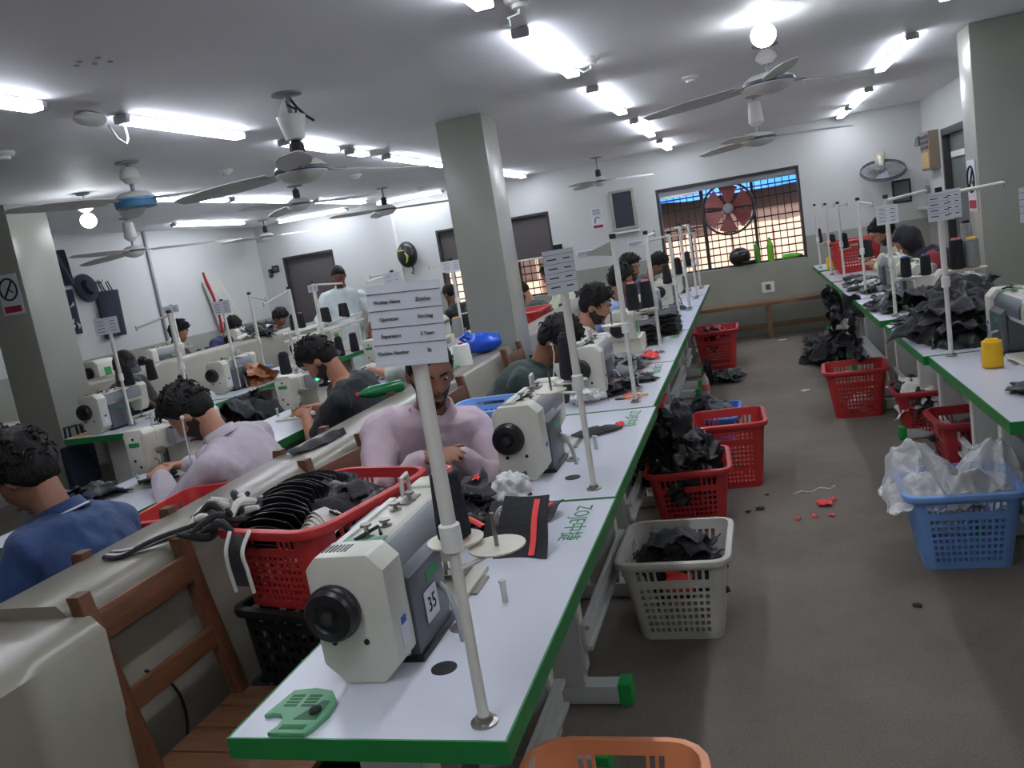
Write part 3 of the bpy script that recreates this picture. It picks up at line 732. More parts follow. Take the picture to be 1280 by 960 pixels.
# ------------------------------------------------------------------ sewing tables
TZ = 0.78
def table(x, y, label, flip=False, W=0.50, L=1.21, logo=True, holes=(), legs=True, corner=0.0, z=TZ, group='green edged sewing tables'):
    """x, y: centre of the table; the aisle side is +X unless flip."""
    t = thing('sewing_table', label, 'table', (x, y, 0), R(180) if flip else 0, group)
    w, l = W / 2, L / 2
    def outline(ww, ll):
        c = corner
        return [(-ww + c * 0.4, -ll), (ww - c, -ll), (ww, -ll + c * 0.7), (ww, ll), (-ww, ll), (-ww, -ll + c * 0.2)] if c else [(-ww, -ll), (ww, -ll), (ww, ll), (-ww, ll)]
    MB().prism(outline(w - 0.004, l - 0.004), z - 0.036, z).build('tabletop', m_lam, t, smooth=0)
    n = len(outline(w, l)); o1 = outline(w, l); o0 = outline(w - 0.0045, l - 0.0045)
    vs = [(p[0], p[1], h) for h in (z - 0.04, z + 0.0005) for p in o1] + [(p[0], p[1], h) for h in (z - 0.04, z + 0.0005) for p in o0]
    fs = []
    for i in range(n):
        j = (i + 1) % n
        fs += [(i, j, n + j, n + i), (2 * n + j, 2 * n + i, 3 * n + i, 3 * n + j), (n + i, n + j, 3 * n + j, 3 * n + i), (j, i, 2 * n + i, 2 * n + j)]
    MB().add(vs, fs).build('edge_band', m_green, t, smooth=0)
    if logo:
        text_mesh('ZOJE中捷', 0.066, m_gprint, t, (w - 0.085, l - 0.19, z + 0.0006), (0, 0, R(-90)), name='table_logo')
    for (hx, hy) in holes:
        MB().lathe([(0.026, z - 0.002), (0.026, z + 0.002), (0.02, z + 0.0025), (0.001, z + 0.001)], 18, (hx, hy, 0)).build('cable_hole', m_black, t)
    if legs:
        for s in (-1, 1):
            yl = s * (l - 0.19)
            MB().b2(-0.11, 0.02, yl - 0.03, yl + 0.03, 0.07, z - 0.06).b2(-0.2, 0.22, yl - 0.028, yl + 0.028, z - 0.065, z - 0.0405).build('leg', m_frame, t, bevel=0.004)
            MB().b2(0.021, 0.034, yl - 0.026, yl + 0.026, 0.12, z - 0.06).build('leg_strip', m_pole, t, bevel=0.003)
            ft = MB().b2(-0.23, 0.14, yl - 0.035, yl + 0.035, 0.005, 0.07).build('foot', m_frame, t, bevel=0.006)
            MB().b2(0.13, 0.175, yl - 0.038, yl + 0.038, 0.001, 0.078).build('foot_cap', m_gcap, ft, bevel=0.006)
        MB().b2(0.035, 0.05, -l + 0.16, l - 0.16, 0.20, 0.29).b2(0.05, 0.066, -l + 0.16, l - 0.16, 0.20, 0.215).b2(0.05, 0.066, -l + 0.16, l - 0.16, 0.275, 0.29).build('crossbar', m_frame, t, bevel=0.002)
        MB().b2(-0.09, -0.07, -l + 0.23, l - 0.3, 0.36, z - 0.0405).build('back_panel', m_panel, t, bevel=0.003)
    return t

nth = ['nearest', 'second', 'third', 'fourth', 'fifth', 'sixth', 'seventh', 'eighth']
row1 = [(1.765, 1.21), (2.985, 1.21), (4.175, 1.15), (5.40, 1.28), (6.83, 1.54), (8.1, 0.98), (9.21, 1.2)]
for i, (y, L) in enumerate(row1):
    table((-0.725, -0.712)[i] if i < 2 else -0.725, y, nth[i] + ' white sewing table with green edging in the row along the left of the aisle', L=L, W=0.53 if i == 0 else 0.50, logo=True, holes=((0.07, -L / 2 + 0.235),))
for i, (y, x) in enumerate(((2.90, -2.65), (4.12, -2.65), (5.35, -2.65), (6.6, -2.65), (7.85, -2.65), (9.1, -2.65))):
    table(x, y, nth[i] + ' white sewing table behind the centre half wall, worked from its right side', True, logo=False)
for i, (y, L) in enumerate(((4.93, 1.0), (6.05, 1.2), (7.45, 1.55))):
    table(-4.2, y, nth[i] + ' white sewing table with wide green edge in the row right of the left pillar', W=0.66, L=L, logo=False, corner=0.12 if i == 0 else 0)
for i, (y, L) in enumerate(((6.5, 1.2), (7.75, 1.2), (9.0, 1.2))):
    table(-5.62, y, nth[i] + ' white sewing table behind the left half wall under the left wall', L=L, logo=False, W=0.46, z=0.9)
for i, (y, L) in enumerate(((2.05, 1.3), (3.44, 1.22), (4.60, 1.08), (5.92, 1.2), (7.30, 1.52), (8.75, 1.25), (9.98, 0.9))):
    table((0.965, 0.955, 0.935, 0.93, 0.92, 0.92, 0.92)[i], y, nth[i] + ' white sewing table with green edging in the row right of the aisle', True, L=L, logo=False)
bt = thing('work_bench', 'beige bench top with blue front edge at the far left beside the pillar', 'bench', (-6.0, 5.15, 0))
MB().b2(-0.28, 0.28, -0.6, 0.5, 0.74, 0.78).build('bench_top', m_beige, bt, bevel=0.003)
MB().b2(0.275, 0.29, -0.6, 0.5, 0.735, 0.785).build('edge_band', m_blue, bt, bevel=0.003)
for s in (-0.5, 0.4): MB().b2(-0.05, 0.0, s, s + 0.06, 0, 0.74).build('leg', m_frame, bt, bevel=0.003)

# ------------------------------------------------------------------ sewing machines
# local frame: needle at -x, handwheel at +x, operator on -y, table surface at z = 0
def oct_(w, h, c, cy=0.0, cz=0.0):
    return [(cy - w / 2 + c, cz), (cy + w / 2 - c, cz), (cy + w / 2, cz + c), (cy + w / 2, cz + h - c * 0.75), (cy + w / 2 - c * 0.75, cz + h), (cy - w / 2 + c * 0.6, cz + h), (cy - w / 2, cz + h - c * 0.6), (cy - w / 2, cz + c)]
YZ = Matrix(((0, 0, 1), (1, 0, 0), (0, 1, 0)))   # prism drawn in (y, z), extruded along x
def machine(label, loc, rz, number=None, dark=False, screen=True, handle=True, group='industrial sewing machines'):
    t = thing('sewing_machine', label, 'sewing machine', loc, rz, group)
    MB().b2(-0.25, 0.19, -0.088, 0.088, -0.004, 0.012).build('bed_plate', m_cream, t, bevel=0.004)
    MB().b2(-0.2, -0.1, 0.088, 0.105, -0.003, 0.006).build('bed_hinge', m_steel, t, bevel=0.002)
    MB().b2(-0.24, -0.15, -0.05, 0.05, 0.012, 0.014).build('needle_plate', m_steel, t, bevel=0.001)
    # upright column with grey back panel
    MB().prism([(-0.062, 0.012), (0.062, 0.012), (0.062, 0.17), (0.05, 0.2), (-0.05, 0.2), (-0.062, 0.17)], 0.03, 0.205, YZ).build('column', m_cream if not dark else m_dgrey, t, bevel=0.006)
    pn = MB().prism([(0.062, 0.0), (0.085, 0.006), (0.088, 0.175), (0.066, 0.192)], 0.022, 0.2, YZ).build('back_cover', m_dgrey, t, bevel=0.005)
    MB().b2(0.0, 0.205, -0.07, 0.092, -0.003, 0.014).build('base_trim', m_black, t, bevel=0.004)
    # arm
    MB().prism([(-0.058, 0.145), (0.05, 0.145), (0.06, 0.17), (0.06, 0.222), (0.035, 0.252), (-0.045, 0.252), (-0.06, 0.235)], -0.16, 0.205, YZ).build('arm', m_cream, t, bevel=0.007)
    MB().prism([(0.0605, 0.168), (0.066, 0.172), (0.066, 0.216), (0.0475, 0.244), (0.041, 0.246)], -0.155, 0.205, YZ).build('arm_side_strip', m_mgrey if not dark else m_dgrey, t, bevel=0.002)
    # head with face plate
    MB().prism([(-0.052, 0.1), (-0.03, 0.062), (0.028, 0.062), (0.05, 0.1), (0.058, 0.24), (0.04, 0.26), (-0.04, 0.26), (-0.058, 0.24)], -0.235, -0.155, YZ).build('machine_head', m_cream, t, bevel=0.008)
    fp = MB().prism([(-0.040, 0.105), (-0.022, 0.075), (0.02, 0.075), (0.038, 0.105), (0.044, 0.232), (-0.044, 0.232)], -0.241, -0.234, YZ).build('face_plate', m_cream, t, bevel=0.003)
    MB().b2(-0.2425, -0.2405, -0.028, 0.028, 0.185, 0.205).build('green_badge', m_gprint, fp, bevel=0.001)
    for (a, b) in ((-0.012, 0.095), (0.012, 0.125), (0.0, 0.222)):
        MB().cyl((-0.244, a, b), (-0.238, a, b), 0.006, n=10).build('screw', m_rubber, fp)
    MB().cyl((-0.195, 0, 0.03), (-0.195, 0, 0.1), 0.004, n=8).build('needle_bar', m_steel, t)
    MB().b2(-0.205, -0.175, -0.012, 0.016, 0.014, 0.02).cyl((-0.185, 0, 0.02), (-0.185, 0, 0.09), 0.004, n=8).build('presser_foot', m_steel, t)
    MB().cyl((-0.17, -0.06, 0.15), (-0.17, -0.085, 0.15), 0.016, n=14).build('tension_dial', m_steel, t)
    MB().tube([(-0.2, -0.055, 0.12), (-0.2, -0.075, 0.11), (-0.21, -0.08, 0.06)], 0.004, 6).build('thread_lever', m_steel, t)
    # motor end cover, handwheel
    ec = MB().prism(oct_(0.165, 0.262, 0.042, 0.0, 0.0), 0.2, 0.285, YZ).build('end_cover', m_cream, t, bevel=0.009)
    for a in (-0.038, 0.03): MB().cyl((0.2845, a - 0.01, 0.088), (0.287, a - 0.01, 0.088), 0.006, n=10).build('screw', m_rubber, ec)
    MB().b2(0.24, 0.262, -0.014, 0.014, -0.002, 0.006).build('foot_pad', m_rubber, ec)
    vt = MB()
    for k in range(7): vt.b2(0.225, 0.262, -0.052 + k * 0.008, -0.049 + k * 0.008, 0.2615, 0.2632)
    vt.build('vent_slots', m_black, ec, smooth=0)['kind'] = 'stuff'
    hw = MB().lathe([(0.052, 0), (0.055, 0.006), (0.055, 0.016), (0.051, 0.02), (0.052, 0.03), (0.047, 0.037), (0.03, 0.04), (0.026, 0.034), (0.006, 0.034)], 28, mat=Matrix.Rotation(R(90), 3, 'Y')).build('handwheel', m_black, t, loc=(0.286, -0.03, 0.155))
    MB().lathe([(0.013, 0.03), (0.013, 0.042), (0.004, 0.044)], 14, mat=Matrix.Rotation(R(90), 3, 'Y')).build('wheel_cap', m_rubber, hw)
    # top fittings
    MB().b2(-0.08, 0.195, -0.058, -0.042, 0.252, 0.258).build('top_rail', m_white, t, bevel=0.002)
    MB().b2(0.165, 0.205, -0.05, 0.045, 0.2515, 0.2555).build('green_top_pad', m_gtray, t, bevel=0.002)
    for x, y, h in ((0.165, 0.0, 0.03), (0.10, 0.01, 0.016), (0.0, -0.01, 0.018), (-0.06, 0.0, 0.022)):
        MB().lathe([(0.014, 0), (0.014, 0.004), (0.005, 0.006), (0.005, h - 0.006), (0.012, h - 0.005), (0.012, h)], 12, (x, y, 0.252)).build('thread_guide', m_steel, t)
    MB().tube([(0.185, -0.02, 0.256), (0.15, 0.02, 0.27), (0.175, 0.035, 0.262)], 0.004, 6).build('thread_hook', m_rubber, t)
    MB().b2(-0.10, -0.03, -0.02, 0.012, 0.2525, 0.2565).build('top_plate', m_steel, t, bevel=0.002)
    if handle:
        MB().tube([(-0.10, -0.035, 0.25), (-0.105, -0.035, 0.292), (-0.14, -0.035, 0.296), (-0.145, -0.035, 0.25)], 0.0055, 8).build('carry_loop', m_frame, t)
    # control panel on the operator side
    cp_ = MB().b2(-0.10, 0.05, -0.105, -0.062, 0.155, 0.235).build('control_panel', m_mgrey, t, bevel=0.006)
    MB().b2(-0.04, 0.0, -0.1065, -0.105, 0.185, 0.2).build('green_light', m_led, cp_, smooth=0)
    bx = MB().b2(0.055, 0.145, -0.118, -0.062, 0.13, 0.2).build('screen_box', m_black, t, bevel=0.006)
    if screen: MB().b2(0.075, 0.12, -0.1195, -0.118, 0.155, 0.18).build('screen', m_screen, bx, smooth=0)
    # right-hand labels and cable
    MB().b2(0.226, 0.262, 0.0825, 0.0835, 0.062, 0.125).build('spec_label', m_card, ec, smooth=0)
    MB().b2(0.232, 0.256, 0.0836, 0.0842, 0.105, 0.12).build('blue_print', m_mark, ec, smooth=0)
    if number:
        lb = MB().b2(0.085, 0.15, 0.0885, 0.0905, 0.055, 0.12).build('number_label', m_card, pn, smooth=0)
        text_mesh(number, 0.045, m_txt, lb, (0.118, 0.0912, 0.087), (R(90), 0, R(180)), name='number')
    MB().b2(0.06, 0.12, 0.0875, 0.0885, 0.135, 0.155).build('green_print', m_gprint, pn, smooth=0)
    MB().tube([(0.06, 0.088, 0.10), (0.075, 0.108, 0.095), (0.105, 0.135, 0.05), (0.125, 0.148, -0.02)], 0.0065, 8).build('cable', m_mgrey, t)
    MB().lathe([(0.026, 0), (0.026, 0.003), (0.012, 0.006), (0.01, 0.012)], 14, (0.06, 0.12, 0)).build('knee_fitting', m_steel, t)
    MB().lathe([(0.007, 0), (0.007, 0.045), (0.009, 0.046), (0.009, 0.052)], 10, (-0.06, 0.185, 0)).build('rest_peg', m_frame, t)
    return t

RW = R(-90)
mA = machine('white sewing machine with a black handwheel and label 35 on the nearest table', (-0.797, 1.625, TZ), RW, '35')
base = machine('white sewing machine with carry loop on the second table left of the aisle', (-0.805, 2.895, TZ), RW)
def mdup(label, loc, rz): return dup(base, loc, rz, label)
mdup('white sewing machine in front of the worker in the dark green shirt', (-0.80, 4.13, TZ), RW)
mdup('white sewing machine in front of the worker in the light blue shirt', (-0.80, 6.75, TZ), RW)
mdup('white sewing machine in front of the worker in the purple shirt', (-0.80, 8.05, TZ), RW)
mdup('white sewing machine on the farthest table left of the aisle', (-0.80, 9.35, TZ), RW)
LW_ = R(90)
mdup('white sewing machine with lit screen at the hands of the worker in the lilac shirt', (-2.66, 3.22, TZ), LW_)
mdup('white sewing machine with lit screen at the hands of the worker in the black t-shirt', (-2.66, 4.47, TZ), LW_)
mdup('white sewing machine with lit screen under the outstretched bare forearm', (-2.85, 6.05, TZ), LW_)
mdup('white sewing machine before the bearded worker in dark green by the far window', (-2.66, 8.1, TZ), LW_)
mdup('white sewing machine on the front table of the row right of the left pillar', (-4.32, 4.80, TZ), RW)
mdup('white sewing machine at the orange-brown work on the second table right of the left pillar', (-4.18, 6.02, TZ), RW)
mdup('white sewing machine behind the left half wall in front of the dark-haired worker', (-5.58, 6.95, 0.9), RW)
mdup('white sewing machine behind the left half wall in front of the worker in navy', (-5.58, 8.35, 0.9), RW)
mdup('white sewing machine at the man in pale yellow right of the aisle', (1.02, 6.9, TZ), LW_)
mdup('white sewing machine before the woman in black right of the aisle', (1.02, 6.02, TZ), LW_)
mD = machine('dark bodied sewing machine beside the yellow cone at the right edge', (1.05, 3.87, TZ), LW_, None, True)
dup(mD, (1.06, 5.02, TZ), LW_, 'dark bodied sewing machine behind the big black pile right of the aisle')

# overlock machines, boxy cream heads
def overlock(label, loc, rz):
    t = thing('overlock_machine', label, 'sewing machine', loc, rz, 'overlock machines')
    MB().b2(-0.17, 0.13, -0.12, 0.12, 0.0, 0.1).build('base', m_beige, t, bevel=0.012)
    MB().prism([(-0.08, 0.1), (0.1, 0.1), (0.1, 0.24), (0.06, 0.275), (-0.05, 0.275), (-0.08, 0.24)], -0.06, 0.17, YZ).build('head', m_cream, t, bevel=0.01)
    MB().b2(-0.18, -0.05, -0.02, 0.04, 0.19, 0.235).build('needle_arm', m_cream, t, bevel=0.008)
    MB().cyl((-0.15, 0, 0.11), (-0.15, 0, 0.2), 0.004, n=8).build('needle_bar', m_steel, t)
    MB().lathe([(0.05, 0), (0.052, 0.02), (0.035, 0.03)], 20, mat=Matrix.Rotation(R(90), 3, 'Y'), c=(0.17, 0, 0.17)).build('handwheel', m_black, t)
    for k in range(4): MB().cyl((-0.02 + 0.04 * k, -0.08, 0.22), (-0.02 + 0.04 * k, -0.105, 0.22), 0.013, n=12).build('tension_dial', m_steel, t)
    MB().b2(-0.14, 0.0, -0.125, -0.12, 0.03, 0.08).build('front_cover', m_mgrey, t, bevel=0.002)
    MB().b2(0.02, 0.1, 0.1, 0.103, 0.13, 0.2).build('name_plate', m_gprint, t, smooth=0)
    return t
ov = overlock('cream overlock machine in front of the standing man in white', (-4.2, 7.2, TZ), RW)
dup(ov, (-4.2, 7.75, TZ), RW, 'cream overlock machine just beyond the one before the standing man')
dup(ov, (-2.75, 7.0, TZ), LW_, 'cream overlock machine behind the white sign, left of the centre pillar')
dup(ov, (-0.83, 5.32, TZ), RW, 'boxy white overlock machine with two black cones before the bearded man in white')
dup(ov, (-5.62, 6.15, 0.9), RW, 'cream overlock machine behind the left half wall nearest the left pillar')

# green foot tray lying on the nearest table
gt = thing('bobbin_tray', 'pale green plastic parts tray lying at the left front corner of the nearest table', 'tray', (-0.878, 1.235, TZ))
poly = [(-0.085, -0.055), (-0.04, -0.072), (0.03, -0.078), (0.05, -0.055), (0.062, -0.01), (0.055, 0.035), (0.03, 0.062), (-0.01, 0.075), (-0.055, 0.072), (-0.075, 0.06), (-0.06, 0.03), (-0.045, 0.015), (-0.038, -0.008), (-0.045, -0.03)]
poly = [(0.0 + y * -0.0 + x, y) for x, y in [(-0.055, 0.07), (-0.01, 0.078), (0.03, 0.068), (0.056, 0.035), (0.062, -0.01), (0.052, -0.055), (0.045, -0.070), (-0.03, -0.070), (-0.022, -0.05), (-0.022, -0.028), (-0.035, -0.012), (-0.055, -0.008), (-0.07, -0.015)]]
MB().prism(poly, 0.0005, 0.010).build('tray_body', m_gtray, gt, bevel=0.003)
for k in range(4):
    MB().b2(-0.045, -0.018, 0.012 + 0.011 * k, 0.019 + 0.011 * k, 0.0095, 0.0106).build('slot', m_gdeep, gt, smooth=0)
    MB().b2(-0.008, 0.018, 0.012 + 0.011 * k, 0.019 + 0.011 * k, 0.0095, 0.0106).build('slot', m_gdeep, gt, smooth=0)
MB().b2(-0.012, 0.038, -0.06, -0.045, 0.0095, 0.0106).build('slot', m_gdeep, gt, bevel=0.001)
MB().prism([(0.0, -0.03), (0.048, -0.03), (0.044, 0.03), (0.03, 0.032)], 0.0095, 0.0108).build('recess', m_gdeep, gt, smooth=0)
MB().ell((0.032, -0.004, 0.013), (0.011, 0.014, 0.007)).build('lint', m_rubber, gt)

# ------------------------------------------------------------------ thread stands, their signs
def sign_card(parent, zc, yaw, w=0.112, h=0.118, rows=None, tilt=0.0):
    c = MB().b2(-w / 2, w / 2, -0.0035, -0.0015, -h / 2, h / 2).b2(-w / 2, w / 2, -0.0045, -0.001, -h / 2 - 0.006, -h / 2 + 0.001).build('sign_card', m_card, parent, loc=(0, -0.0165, zc), rot=(0, tilt, yaw), smooth=0)
    rl = MB()
    for k in range(4):
        z = h / 2 - 0.014 - k * (h - 0.016) / 4
        rl.b2(-w / 2, w / 2, -0.0041, -0.0035, z - 0.0006, z + 0.0006)
    rl.build('ruled_lines', m_signgrey, c, smooth=0)['kind'] = 'stuff'
    if rows:
        for k, (a, b) in enumerate(rows):
            z = h / 2 - 0.014 - (k + 0.5) * (h - 0.016) / 4
            text_mesh(a, 0.0085, m_txt, c, (-w * 0.24, -0.0042, z), (R(90), 0, 0), sx=0.85)
            text_mesh(b, 0.0085, m_txt, c, (w * 0.26, -0.0042, z), (R(90), 0, 0), sx=0.85)
    else:
        q = MB()
        for k in range(4):
            z = h / 2 - 0.014 - (k + 0.5) * (h - 0.016) / 4
            q.b2(-w * 0.38, -w * 0.08, -0.0042, -0.0035, z - 0.0018, z + 0.0018).b2(w * 0.14, w * 0.36, -0.0042, -0.0035, z - 0.0018, z + 0.0018)
        q.build('printed_text', m_txt, c, smooth=0)['kind'] = 'stuff'
    return c
ROWS = [('Worker Name', 'Zeeshan'), ('Operation', 'Stitching'), ('Experience', '2 Years'), ('Machine Number', '36')]
m_tri = M('grey_bracket', (150, 148, 142), 0.5)
def stand(label, x, y, h=0.73, trays=(), sign=None, arm=None, tri=None, z0=TZ, lean=(0, 0), cap=True, r=0.0115, group='white thread stands'):
    t = thing('thread_stand', label, 'thread stand', (x, y, z0), 0, group, (R(lean[0]), R(lean[1]), 0))
    MB().lathe([(0.024, 0.0), (0.024, 0.004), (0.016, 0.006), (0.014, 0.014)], 16).build('base_flange', m_steel, t)
    hm_ = h * 0.47
    MB().cyl((0, 0, 0.004), (0, 0, hm_), r * 0.86, n=12).build('lower_pole', m_pole, t)
    MB().cyl((0, 0, hm_), (0, 0, h), r * 1.1, n=12).build('upper_pole', m_pole, t)
    MB().lathe([(r * 1.25, hm_ - 0.03), (r * 1.55, hm_ - 0.028), (r * 1.55, hm_ + 0.015), (r * 1.2, hm_ + 0.018)], 14).build('collar', m_white, t)
    if cap: MB().cyl((0, 0, h), (0, 0, h + 0.022), r * 1.3, n=12).build('pole_cap', m_black, t)
    for (zt, dx, dy, rt) in trays:
        a = MB().tube([(0, 0, zt - 0.006), (dx, dy, zt - 0.006)], 0.005, 6).build('tray_arm', m_pole, t)
        MB().lathe([(0.02, zt - 0.006), (rt, zt - 0.001), (rt * 1.01, zt + 0.002), (rt * 0.9, zt + 0.002), (0.01, zt + 0.001)], 24, (dx, dy, 0)).build('spool_tray', m_beige, a)
        MB().cyl((dx, dy, zt), (dx, dy, zt + 0.06), 0.004, n=8).build('spool_pin', m_steel, a)
    if arm:
        for (dx, dy, dz) in arm:
            MB().tube([(0, 0, h - 0.012), (dx, dy, h - 0.012 + dz)], 0.0085, 8).build('guide_arm', m_pole, t)
            MB().cyl((dx, dy, h - 0.03 + dz), (dx, dy, h + 0.004 + dz), 0.006, n=8).build('thread_eye', m_mgrey, t)
    if tri:
        MB().prism([(0, -0.006), (0, -0.075), (tri[0], -0.055), (tri[0], -0.045)], -0.001, 0.001, Matrix(((1, 0, 0), (0, 0, 1), (0, 1, 0))), (0, 0, h)).build('guide_bracket', m_tri, t, smooth=0, rot=(0, 0, tri[1]))
    if sign: sign_card(t, *sign)
    return t
m_thr = {'k': m_thread, 'y': m_thread_y, 'g': m_thread_g}
_cones = {}
def cone(label, loc, kind='k', core=m_rubber, h=0.15, rb=0.035, rt=0.026, group='thread cones', cat='thread cone'):
    key = (kind, core.name, h, rb, rt)
    if key in _cones: return dup(_cones[key], loc, rnd.random() * 6, label, group)
    t = thing('thread_cone', label, cat, loc, 0, group)
    MB().lathe([(rb * 0.8, 0.002), (rb, 0.006), (rb * 1.02, h * 0.12), ((rb + rt) / 2 * 1.03, h * 0.5), (rt * 1.02, h * 0.92), (rt * 0.85, h * 0.945)], 22).build('thread_winding', m_thr[kind], t)
    MB().lathe([(rb * 0.8, 0.0), (rb * 0.8, 0.006), (rt * 0.7, h * 0.94), (rt * 0.66, h), (rt * 0.4, h), (rt * 0.35, h * 0.9)], 16).build('cone_core', core, t)
    _cones[key] = t
    return t

# row left of the aisle
stand('nearest thread stand, holding the large printed worker sign up front', -0.515, 1.215, 0.72, [(0.29, -0.035, 0.10, 0.05), (0.28, 0.045, 0.085, 0.05)], (0.69, R(6), 0.116, 0.122, ROWS, R(3)), cap=False)
cone('tall black thread cone on the nearest thread stand', (-0.55, 1.315, TZ + 0.293), 'k', m_pinkcore, 0.13, 0.030, 0.025)
stand('second thread stand by the aisle with a tilted white sign', -0.545, 2.475, 0.74, [(0.33, -0.04, 0.1, 0.05), (0.315, -0.1, 0.05, 0.05)], (0.685, R(42), 0.105, 0.125))
cone('black thread cone on the second thread stand by the aisle', (-0.585, 2.575, TZ + 0.338), 'k', m_rubber, 0.15)
stand('third thread stand by the aisle with a grey triangular guide bracket', -0.57, 3.73, 0.74, [(0.36, -0.06, 0.02, 0.05)], None, None, (0.13, R(172)))
cone('left one of the pair of black cones behind the third thread stand', (-0.70, 5.02, TZ + 0.29), 'k', m_pinkcore, 0.17, 0.038, 0.032)
cone('right one of the pair of black cones behind the third thread stand', (-0.62, 5.06, TZ + 0.29), 'k', m_pinkcore, 0.17, 0.038, 0.032)
stand('fourth thread stand by the aisle beside the stack of black cut pieces', -0.585, 5.12, 0.72, [(0.27, -0.115, -0.1, 0.055), (0.28, -0.035, -0.06, 0.055)], None, [(0.05, 0.03, 0.01)], None)
stand('fifth thread stand by the aisle with a cross rail', -0.575, 6.56, 0.68, [(0.3, -0.06, 0.05, 0.05)], None, [(-0.2, 0.3, -0.02)])
cone('black cone on the fifth thread stand by the aisle', (-0.635, 6.61, TZ + 0.305), 'k')
stand('sixth thread stand by the aisle, thin and straight before the window', -0.56, 7.5, 0.72, [(0.3, -0.06, 0.05, 0.045)], None, [(-0.05, 0.04, 0)])
cone('black cone on the sixth thread stand by the aisle', (-0.62, 7.55, TZ + 0.305), 'k')
stand('seventh thread stand by the aisle, before the window', -0.55, 8.5, 0.72, [(0.3, -0.05, 0.05, 0.045)], None, [(-0.05, 0.04, 0)])
cone('black cone on the seventh thread stand by the aisle', (-0.60, 8.55, TZ + 0.305), 'k')
stand('farthest thread stand by the aisle, before the window', -0.56, 9.4, 0.62, (), None, [(-0.3, 0.1, 0)])

# row right of the aisle
stand('nearest thread stand right of the aisle with crumpled white sign and cross rail', 0.79, 4.01, 0.71, [(0.37, 0.06, 0.02, 0.055), (0.37, 0.12, 0.02, 0.05)], (0.655, R(-16), 0.10, 0.115), [(0.25, 0.0, 0.01)])
sign2 = thing('paper_sign', 'second crumpled paper taped to the nearest right thread stand', 'sign', (0.845, 3.985, TZ + 0.66), R(-40)); sign_card(sign2, 0, 0, 0.07, 0.115)
cone('black thread cone with pink core on the nearest right thread stand', (0.845, 4.03, TZ + 0.373), 'k', m_pinkcore, 0.135, 0.03, 0.026)
cone('grey thread cone with yellow core on the nearest right thread stand', (0.905, 4.03, TZ + 0.373), 'g', m_thread_y, 0.13, 0.029, 0.027)
cone('plump yellow thread cone standing on the table right of the aisle', (0.872, 3.68, TZ + 0.0005), 'y', m_thread_y, 0.115, 0.038, 0.036)
cone('tan thread cone held in front of the right pillar', (0.90, 4.08, TZ + 0.373), 'g', m_rubber, 0.20, 0.026, 0.022)
stand('second thread stand right of the aisle with a clean white sign', 0.79, 5.45, 0.70, [(0.22, 0.08, 0.02, 0.055), (0.215, 0.19, 0.03, 0.06)], (0.61, R(-14), 0.12, 0.105), [(0.24, 0.1, 0.02)])
cone('left black cone with blue core on the second right thread stand', (0.87, 5.47, TZ + 0.223), 'k', m_bluecore, 0.125, 0.03, 0.026)
cone('right black cone with blue core on the second right thread stand', (0.98, 5.48, TZ + 0.218), 'k', m_bluecore, 0.125, 0.03, 0.026)
stand('third thread stand right of the aisle with a short arm', 0.795, 6.80, 0.70, [(0.27, 0.03, 0.04, 0.06)], None, [(0.1, 0.0, -0.03)])
cone('squat black cone on the third right thread stand', (0.825, 6.84, TZ + 0.273), 'k', m_rubber, 0.13, 0.05, 0.044)
for i, (y, kx) in enumerate(((8.3, 0.80), (8.85, 0.74), (9.9, 0.72))):
    stand(('fourth', 'fifth', 'farthest')[i] + ' thread stand right of the aisle against the back wall', kx, y, 0.68, [(0.27, 0.03, 0.03, 0.05)], None, [(0.08, 0.0, 0)])
    cone(('black cone on the fourth right thread stand', 'black cone on the fifth right thread stand', 'thin dark cone on the farthest right thread stand')[i], (kx + 0.03, y + 0.03, TZ + 0.273), 'k', m_rubber, (0.14, 0.12, 0.16)[i], (0.036, 0.042, 0.024)[i], (0.03, 0.036, 0.014)[i])
cone('small yellow cone on the farthest table right of the aisle', (0.80, 9.62, TZ + 0.0005), 'y', m_thread_y, 0.13, 0.04, 0.038)
cone('white thread cone beside the small yellow cone', (0.90, 9.66, TZ + 0.0005), 'g', m_white, 0.13, 0.04, 0.036)

stand('thread stand with a bright white sign cut off by the right edge', 0.775, 2.66, 0.71, [(0.3, 0.06, 0.05, 0.05)], (0.665, R(-12), 0.11, 0.09))
# row right of the left pillar
stand('thread stand with double white sign on the front table by the left pillar', -4.17, 4.70, 0.74, [(0.26, -0.06, 0.12, 0.06)], (0.70, R(24), 0.155, 0.105))
stand('thread stand with a slanted top arm behind the front left machine', -3.92, 5.02, 0.71, [], None, [(-0.20, -0.12, -0.05)], lean=(-2, -2), r=0.014)
cone('left black cone on the front stand by the left pillar', (-4.23, 4.84, TZ + 0.263), 'k')
cone('right black cone on the front stand by the left pillar', (-4.10, 4.92, TZ + 0.27), 'k')
cone('black cone with pink core at the lilac shirted man\'s hair', (-4.0, 5.1, TZ + 0.12), 'k', m_pinkcore, 0.15, 0.038, 0.032)
cone('fat black cone lying upright on the table under the front left machine arm', (-4.12, 5.0, TZ), 'k', m_rubber, 0.15, 0.045, 0.04)
stand('thread stand with white sign on the second table right of the left pillar', -4.10, 5.90, 0.72, [(0.26, -0.05, 0.1, 0.06)], (0.68, R(22), 0.14, 0.10))
stand('slim thread stand just behind the signed one, second table right of the left pillar', -4.0, 6.15, 0.74, [], None, [(0.08, 0.1, -0.05)])
stand('thread stand with a slanted white arm left of the standing man', -3.98, 6.75, 0.73, [], None, [(-0.22, -0.1, -0.09)], r=0.015)
stand('double thread stand with a white box top left of the standing man', -3.98, 7.2, 0.74, [], (0.7, R(20), 0.09, 0.06), [(0.28, 0.05, -0.03)], r=0.016)
